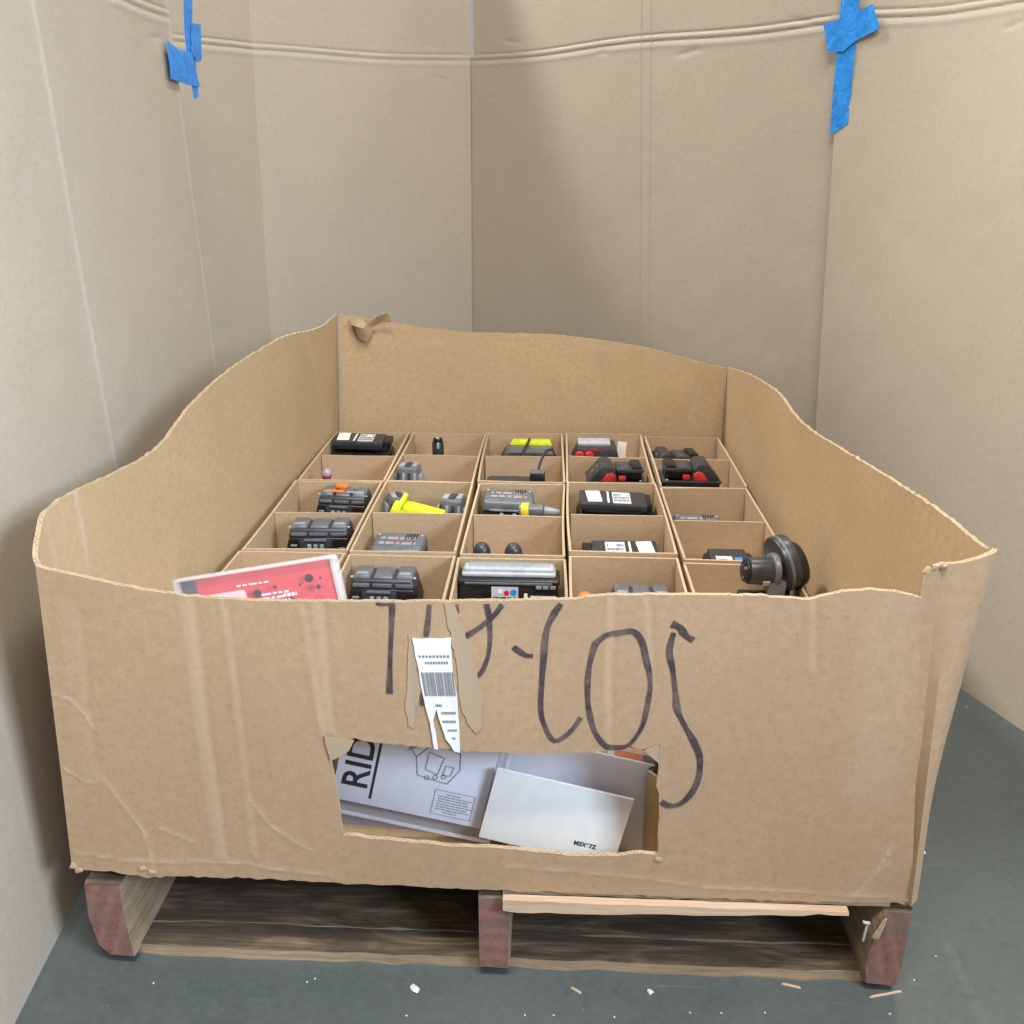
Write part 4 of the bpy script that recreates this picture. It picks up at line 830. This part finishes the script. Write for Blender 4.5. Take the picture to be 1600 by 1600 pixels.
# red clamshell package lying over the front corner cell
CS = [-0.3735, 0.385, 0.3814]
t = put('clamshell_package', 'red carded accessory package in clear plastic, leaning over the front cells', 'package', 0, 4, CS[0] + .004, .385, CS[2] - .005, .150, 0, (-.12, -.185))
rb('card', t, 'redcard', (.222, .003, .146), (.012, .004, .002), .0008); rb('card_end', t, 'ink', (.024, .0032, .146), (-.111, .0042, .002), .0008)
rb('clear_tray', t, 'film', (.256, .010, .150), (0, -.004, 0), .003); rb('white_hanger', t, 'white', (.006, .006, .148), (.124, .001, .001), .001)
for sz in ((.262, .016, .004, 0, .148), (.262, .016, .004, 0, 0)): rb('tray_rim', t, 'rim', sz[:3], (sz[3], 0, sz[4]), .0015)
for x_ in (-.130, .130): rb('tray_rim', t, 'rim', (.007, .016, .148), (x_, 0, .001), .002)
fprints(t, 'white', -.030, .022, .126, .131, -.0100, 1, 2); fprints(t, 'white', -.004, .050, .092, .112, -.0100, 3, 12, 'print'); fprints(t, 'white', .040, .062, .098, .108, -.0101, 1, 7)
for k, (a, b, rr) in enumerate(((.0, .112, .0065), (.086, .124, .0065), (-.014, .100, .003), (.098, .108, .0035), (.052, .094, .004), (.030, .118, .003), (.070, .116, .002), (.012, .096, .002), (.104, .122, .002))): cyl('blister_hole', t, 'charx' if 0 else 'grey', rr, rr, .0008, (a, -.0092, b), (1.57, 0, 0), 18, 0)
rb('blister', t, 'rim', (.090, .012, .030), (-.062, -.012, .092), .006)
# ================================================================ cartons
def slab(name, parent, p0, p1, z0_, z1_, t_, seed, bow=.0018):
    p0 = np.array(p0); p1 = np.array(p1); n = 9; u = np.linspace(0, 1, n); r = np.random.default_rng(seed)
    hs = np.array([z0_, z0_ + (z1_ - z0_) * .5, z1_]); B = p0[None] + (p1 - p0)[None] * u[:, None]
    P = np.zeros((n, 3, 3)); P[:, :, :2] = B[:, None]; P[:, :, 2] = hs[None]
    P[:, 2, 2] += r.normal() * .0008 + r.normal() * .0012 * (u - .5)
    d = (p1 - p0) / np.linalg.norm(p1 - p0); nrm = np.array((d[1], -d[0])); k = r.normal() * bow
    P[:, :, :2] += (np.sin(np.pi * u)[:, None] * np.array([0, .5, 1])[None] * k)[..., None] * nrm
    return loft(name, parent, ['carton', 'carton', 'carton_edge'], P, t_)
bpy.context.view_layer.update()
def min_z(t):
    m = 9.
    for c in t.children_recursive:
        if c.type == 'MESH':
            for v in c.data.vertices: m = min(m, (c.matrix_world @ v.co).z)
    return m
ZF = .1455
pos = ['back corner carton by the torn rim', 'second carton of the back row from the torn rim', 'middle carton of the back row, holding chargers', 'carton holding a red buttoned charger', 'back carton against the lower wall corner',
       'carton holding an orange marked battery', 'carton holding the neon yellow tool', 'carton holding two dark knobs', 'middle carton with two white labelled packs', 'narrow carton with low batteries beside the box wall',
       'front corner carton under the red package', 'front carton holding a charcoal domed battery', 'front carton holding the large silver topped battery', 'front carton with grey domed battery and orange tip', 'front carton holding the round motor housing']
for j in range(3):
    for i in range(5):
        rr = np.random.default_rng(100 + j * 5 + i)
        gap = .0030 + (.004 if i in (4,) else 0) + (.0035 if (i == 2 and j == 1) else 0)
        xa, xb = X0 + i * DX + gap, X0 + (i + 1) * DX - .0022; yb, ya = Y0 - 2 * j * DY - .002, Y0 - 2 * (j + 1) * DY + .003
        cx, cy = (xa + xb) / 2, (ya + yb) / 2; zt = ZD + rr.normal() * .0022 - (.003 if i == 4 else 0)
        t = thing('divider_carton', 'open cardboard ' + pos[j * 5 + i], 'carton', (cx, cy, ZF), (0, 0, rr.normal() * .005), 'small open cartons inside the big box')
        hx, hy, zz = (xb - xa) / 2, (yb - ya) / 2, zt - ZF; sd = j * 100 + i * 10; T = TC
        ex, ey = hx - .0004, hy - .0004
        slab('wall', t, (-ex, hy - T, ), (ex, hy - T), 0, zz, T, sd)                         # back wall, faces the viewer
        slab('wall', t, (ex, -hy + T), (-ex, -hy + T), 0, zz + rr.normal() * .002, T, sd + 1)                     # front wall
        slab('wall', t, (-hx + T, -hy + T + .0006), (-hx + T, hy - T - .0006), 0, zz + .001, T, sd + 2)   # left
        slab('wall', t, (hx - T, hy - T - .0006), (hx - T, -hy + T + .0006), 0, zz + .001, T, sd + 3)     # right
        dy_ = rr.normal() * .004
        slab('divider', t, (-hx + T + .002, dy_), (hx - T - .002, dy_), 0, zz - .001 + rr.normal() * .0015, T * .8, sd + 4)
        for k, (ylo, yhi) in enumerate(((dy_ + .003, hy - T - .003), (-hy + T + .003, dy_ - T - .003))):
            zs = [min_z(o) for c, r_, o in ITEMS if c == i and r_ == 2 * j + k]
            zp = (min(zs) if zs else .2) - ZF - .0005
            rb('cell_floor', t, 'carton', (2 * (hx - T) - .006, yhi - ylo, .004), (0, (ylo + yhi) / 2, max(.002, zp - .004)), 0)
# ================================================================ papers and bags behind the window (they stand between the cartons and the front panel)
def text_mesh(name, parent, txt, mat, size, M_, bold=.0):
    cu = bpy.data.curves.new(name, 'FONT'); cu.body = txt; cu.size = size; cu.offset = bold
    ob = bpy.data.objects.new(name, cu); C.objects.link(ob); bpy.context.view_layer.update()
    me = bpy.data.meshes.new_from_object(ob.evaluated_get(bpy.context.evaluated_depsgraph_get())); bpy.data.objects.remove(ob)
    me.transform(M_); return link(name, me, mat, parent, 0)
def quadline(bm, a, b, wd, y):
    a = np.array(a); b = np.array(b); d = b - a; n = np.array((-d[1], d[0])); n = n / (np.linalg.norm(n) + 1e-9) * wd / 2
    bm.faces.new([bm.verts.new((p[0], y, p[1])) for p in (a - n, b - n, b + n, a + n)])
zb = .1460
# 1 instruction manual with RID on it
t = thing('instruction_manual', 'white instruction manual with black letters RID and a charger drawing, in a clear bag', 'manual', (-.112, .046, zb + .058), (-.10, .215, 0))
H = .155; W = .190
rb('cover', t, 'manual', (W, .006, H), (0, 0, 0), .0006)
rb('page', t, 'white', (W * .985, .004, H * .99), (.003, .006, .0), .0005)
YF = -.0036
text_mesh('title_letters', t, 'RID', 'ink', .046, Matrix.Translation((-W / 2 + .041, YF, .020)) @ Matrix.Rotation(-math.pi / 2, 4, 'Y') @ Matrix.Rotation(math.pi / 2, 4, 'X'), .0006)
bm = bmesh.new(); quadline(bm, (-W / 2 + .0475, .010), (-W / 2 + .0475, .150), .0032, YF); from_bm('title_rule', bm, 'ink', t, 0)
bm = bmesh.new()     # line drawing of a charger
def poly(pts, wd=.0011, close=True):
    for a, b in zip(pts, pts[1:] + (pts[:1] if close else [])): quadline(bm, a, b, wd, YF)
ox, oz = .004, .056
poly([(ox, oz), (ox + .038, oz - .004), (ox + .050, oz + .018), (ox + .046, oz + .040), (ox + .012, oz + .048), (ox - .006, oz + .024)])
poly([(ox + .012, oz + .048), (ox + .004, oz + .062), (ox - .016, oz + .068), (ox - .026, oz + .048), (ox - .006, oz + .024)])
poly([(ox + .046, oz + .040), (ox + .040, oz + .060), (ox + .004, oz + .062)], close=False)
poly([(ox + .030, oz + .006), (ox + .040, oz + .008), (ox + .042, oz + .020), (ox + .032, oz + .020)]); poly([(ox + .008, oz + .010), (ox + .024, oz + .006), (ox + .028, oz + .030), (ox + .008, oz + .034)])
for k in range(6): quadline(bm, (ox - .018 + k * .0028, oz + .030 + .002 * k), (ox - .010 + k * .0026, oz + .048 + .001 * k), .0012, YF)
for k in range(10): a = k / 9 * 2.6; quadline(bm, (ox + .046 + .018 * math.cos(a + .4), oz + .056 + .018 * math.sin(a + .4)), (ox + .046 + .018 * math.cos(a + .75), oz + .056 + .018 * math.sin(a + .75)), .0022, YF)
for k in range(3): poly([(ox + .012 + k * .010 + .003 * math.cos(a), oz - .001 + .003 * math.sin(a) + .003 * k) for a in np.linspace(0, 6.28, 8, endpoint=False)])
poly([(ox + .004, oz + .062), (ox + .014, oz + .074), (ox + .040, oz + .072), (ox + .040, oz + .060)], close=False); poly([(ox - .020, oz + .060), (ox - .004, oz + .056), (ox - .010, oz + .036), (ox - .022, oz + .050)])
from_bm('charger_drawing', bm, 'greyink', t, 0)
bm = bmesh.new(); bx0, bx1, bz0, bz1 = .030, .080, .008, .042
for a, b in (((bx0, bz0), (bx1, bz0)), ((bx1, bz0), (bx1, bz1)), ((bx1, bz1), (bx0, bz1)), ((bx0, bz1), (bx0, bz0))): quadline(bm, a, b, .0006, YF)
r = np.random.default_rng(6)
for k in range(8):
    x = bx0 + .005 + (.010 if k in (0, 7) else 0)
    while x < bx1 - .008 - (.01 if k in (0, 7) else 0):
        l = r.uniform(.003, .008); quadline(bm, (x, bz1 - .0045 - k * .0036), (x + l, bz1 - .0045 - k * .0036), .0011, YF); x += l + .0012
from_bm('text_box', bm, 'greyink', t, 0)
# clear bag round the manual
t = thing('plastic_bag', 'clear plastic bag wrapped round the manual with letters', 'bag', (-.106, .052, zb + .030), (-.10, .215, 0))
def bag(parent, W, H, D, mat='film'):
    bm = bmesh.new(); bmesh.ops.create_grid(bm, x_segments=16, y_segments=14, size=1); 
    for v in bm.verts: x, y = v.co.x, v.co.y; v.co = Vector((x * W / 2, -D / 2 * (1 - x ** 4) * (1 - y ** 4) - .001 * math.sin(x * 9 + y * 7), (y + 1) * H / 2 + .002 * math.sin(x * 8)))
    d = bmesh.ops.duplicate(bm, geom=bm.faces[:] + bm.edges[:] + bm.verts[:])
    for v in [g for g in d['geom'] if isinstance(g, bmesh.types.BMVert)]: v.co.y = -v.co.y + .0005
    return from_bm('film', bm, mat, parent, 60)
bag(t, .196, .180, .020)
rb('bag_seam', t, 'rim', (.196, .0012, .005), (0, 0, -.001), .0004); rb('bag_seam', t, 'rim', (.005, .0012, .175), (.0985, 0, .0), .0004)
t = thing('instruction_manual', 'added grey manual standing in for shade below the manual with letters', 'manual', (-.100, .070, zb + .012), (-.06, .085, 0))  # added sheet, its grey paints the shade under the bagged manual
rb('cover', t, 'shade_paper', (.235, .006, .150), (0, 0, 0), .0006); rb('page', t, 'manual', (.232, .004, .148), (0, .006, 0), .0005)
# 2 white booklet in front of the bags
t = thing('booklet', 'blank white booklet with a small row of dark characters, seen through the torn window', 'booklet', (.064, .030, zb + .017), (-.10, .235, 0))
rb('cover', t, 'white', (.172, .003, .098), (0, 0, 0), .0006); rb('page', t, 'manual', (.170, .003, .097), (.001, .003, 0), .0005)
text_mesh('code_characters', t, 'M3X67Z', 'ink', .0078, Matrix.Translation((.030, -.0018, .020)) @ Matrix.Rotation(math.pi / 2, 4, 'X'), .0004)
# 3 larger folded sheet behind the booklet, in its bag
t = thing('folded_leaflet', 'large pale leaflet sheet behind the white booklet', 'leaflet', (.085, .062, zb + .002), (-.07, .22, 0))
rb('sheet', t, 'manual', (.215, .004, .140), (0, 0, 0), .0008); rb('sheet', t, 'manual', (.211, .004, .136), (.003, .005, 0), .0008)
t = thing('plastic_bag', 'clear plastic bag holding the pale leaflet, its creased edge beside a cardboard strip', 'bag', (.090, .064, zb + .002), (-.07, .20, 0))
bag(t, .222, .150, .018); rb('bag_seam', t, 'rim', (.006, .0012, .146), (.110, 0, 0), .0004); rb('bag_seam', t, 'rim', (.003, .002, .138), (.102, -.008, .004), .0004); rb('bag_seam', t, 'rim', (.222, .0012, .005), (0, 0, .147), .0004)
# 4 odds and ends at the window's right
t = thing('cardboard_strip', 'upright folded cardboard strip behind the corner of the torn window', 'cardboard', (.215, .050, zb))
P = np.stack([np.array([[x, y, z] for z in (0, .06, .118)]) for x, y in ((-.028, .012), (-.018, 0), (.0, -.003), (.040, 0))])
loft('strip', t, ['box_in', 'box_in', 'box_edge'], P, .004)
t = thing('accessory_package', 'orange and red printed package behind the upper corner of the torn window', 'package', (.172, .098, zb), (-.05, .10, 0))
rb('card', t, 'white', (.085, .004, .200), (0, 0, 0), .001); rb('orange_band', t, 'orange', (.040, .0008, .05), (-.014, -.0026, .088), 0); rb('red_band', t, 'redcard', (.022, .0008, .03), (.024, -.0026, .100), 0); rb('dark_spot', t, 'ink', (.012, .0008, .014), (.022, -.0034, .098), 0)
t = thing('battery_pack', 'black block battery behind the cardboard strip in the window corner', 'battery', (.232, .088, zb), (0, 0, .1))
rb('body', t, 'black', (.09, .05, .12), (0, 0, 0), .008); rb('rail', t, 'char', (.07, .04, .02), (0, 0, .118), .004); rb('latch', t, 'grey', (.03, .006, .02), (-.01, -.026, .08), .002)
# clear plastic shard standing by the side wall
t = thing('plastic_shard', 'small crumpled clear plastic scrap against the inside of the box wall', 'plastic scrap', [0.489, 0.4, 0.289])
bm = bmesh.new(); vs = [bm.verts.new(p) for p in ((-.016, 0, 0), (.016, .004, 0), (.012, -.002, .03), (.006, .004, .058), (-.002, -.004, .060), (-.008, .003, .056), (-.010, -.003, .034))]
bm.faces.new(vs); bmesh.ops.triangulate(bm, faces=bm.faces[:]); bmesh.ops.subdivide_edges(bm, edges=bm.edges[:], cuts=2)
for v in bm.verts: v.co.y += .003 * math.sin(v.co.z * 190 + v.co.x * 300)
e = bmesh.ops.extrude_face_region(bm, geom=bm.faces[:])
for v in [g for g in e['geom'] if isinstance(g, bmesh.types.BMVert)]: v.co.y += .001
from_bm('film', bm, 'rim', t, 40)

# ================================================================ litter on the floor
def crumb(name, label, cat, x, y, sz, mat, seed, flat=.5, group=None):
    r = np.random.default_rng(seed); bm = bmesh.new(); bmesh.ops.create_icosphere(bm, subdivisions=2, radius=1)
    for v in bm.verts: k = 1 + r.normal() * .16; v.co = Vector((v.co.x * sz[0] * k, v.co.y * sz[1] * k, max(v.co.z, -.6) * sz[2] * k))
    lo = min(v.co.z for v in bm.verts); bmesh.ops.translate(bm, vec=(0, 0, -lo), verts=bm.verts[:])
    bmesh.ops.rotate(bm, matrix=Matrix.Rotation(r.uniform(0, 3), 3, 'Z'), verts=bm.verts[:])
    o = from_bm(name, bm, mat, None, 50); o.location = (x, y, 0.0002); return tag(o, label, cat, group)
crumb('paper_scrap', 'largest white scrap lying on the floor in front of the pallet', 'scrap', *[-0.0961, -0.036], (.0045, .008, .002), 'chip', 1)
crumb('paper_scrap', 'bright white crumb on the floor in front of the pallet', 'scrap', *[0.1968, -0.0262], (.004, .003, .002), 'chip', 2)
crumb('paper_scrap', 'pair of pale crumbs on the floor beside the box', 'scrap', *[0.6623, 0.3399], (.006, .004, .002), 'chip', 3)
crumb('paper_scrap', 'single white crumb on the floor below the box wall', 'scrap', *[0.6281, 0.2465], (.0035, .003, .003), 'white', 4)
for k, (x, y) in enumerate([[-0.2327, -0.0306], [-0.2243, -0.0252], [-0.1008, -0.0749], [0.0421, -0.0674], [0.0769, -0.0657], [0.2422, -0.0544], [0.2801, -0.0535], [0.3331, -0.0501], [0.5315, 0.0081], [0.8559, 0.6626], [0.1502, -0.0651], [-0.4246, -0.0416], [0.4841, -0.0449], [0.5732, 0.0481]]):
    crumb('debris_crumb', 'tiny pale crumb of debris on the grey floor', 'debris', x, y, (.0013, .001, .0008), 'chip', 20 + k, group='tiny crumbs scattered on the floor')
for k, (x, y, ang, ln, lb) in enumerate([(0.3742, -0.0082, -0.25, 0.024, 'thin pale wood splinter on the floor in front of the bottom board'), (0.4889, -0.0155, 0.25, 0.044, 'long pale wood splinter on the floor under the red stringer end'), (0.1046, -0.0276, -0.6, 0.016, 'short brown wood splinter on the floor in front of the pallet')]):
    o = rb('wood_splinter', None, 'wood_pale', (ln, .004, .0025), (0, 0, 0), .0008, taper=(.8, .4)); o.location = (x, y, .0002); o.rotation_euler = (0, 0, ang); tag(o, lb, 'splinter')
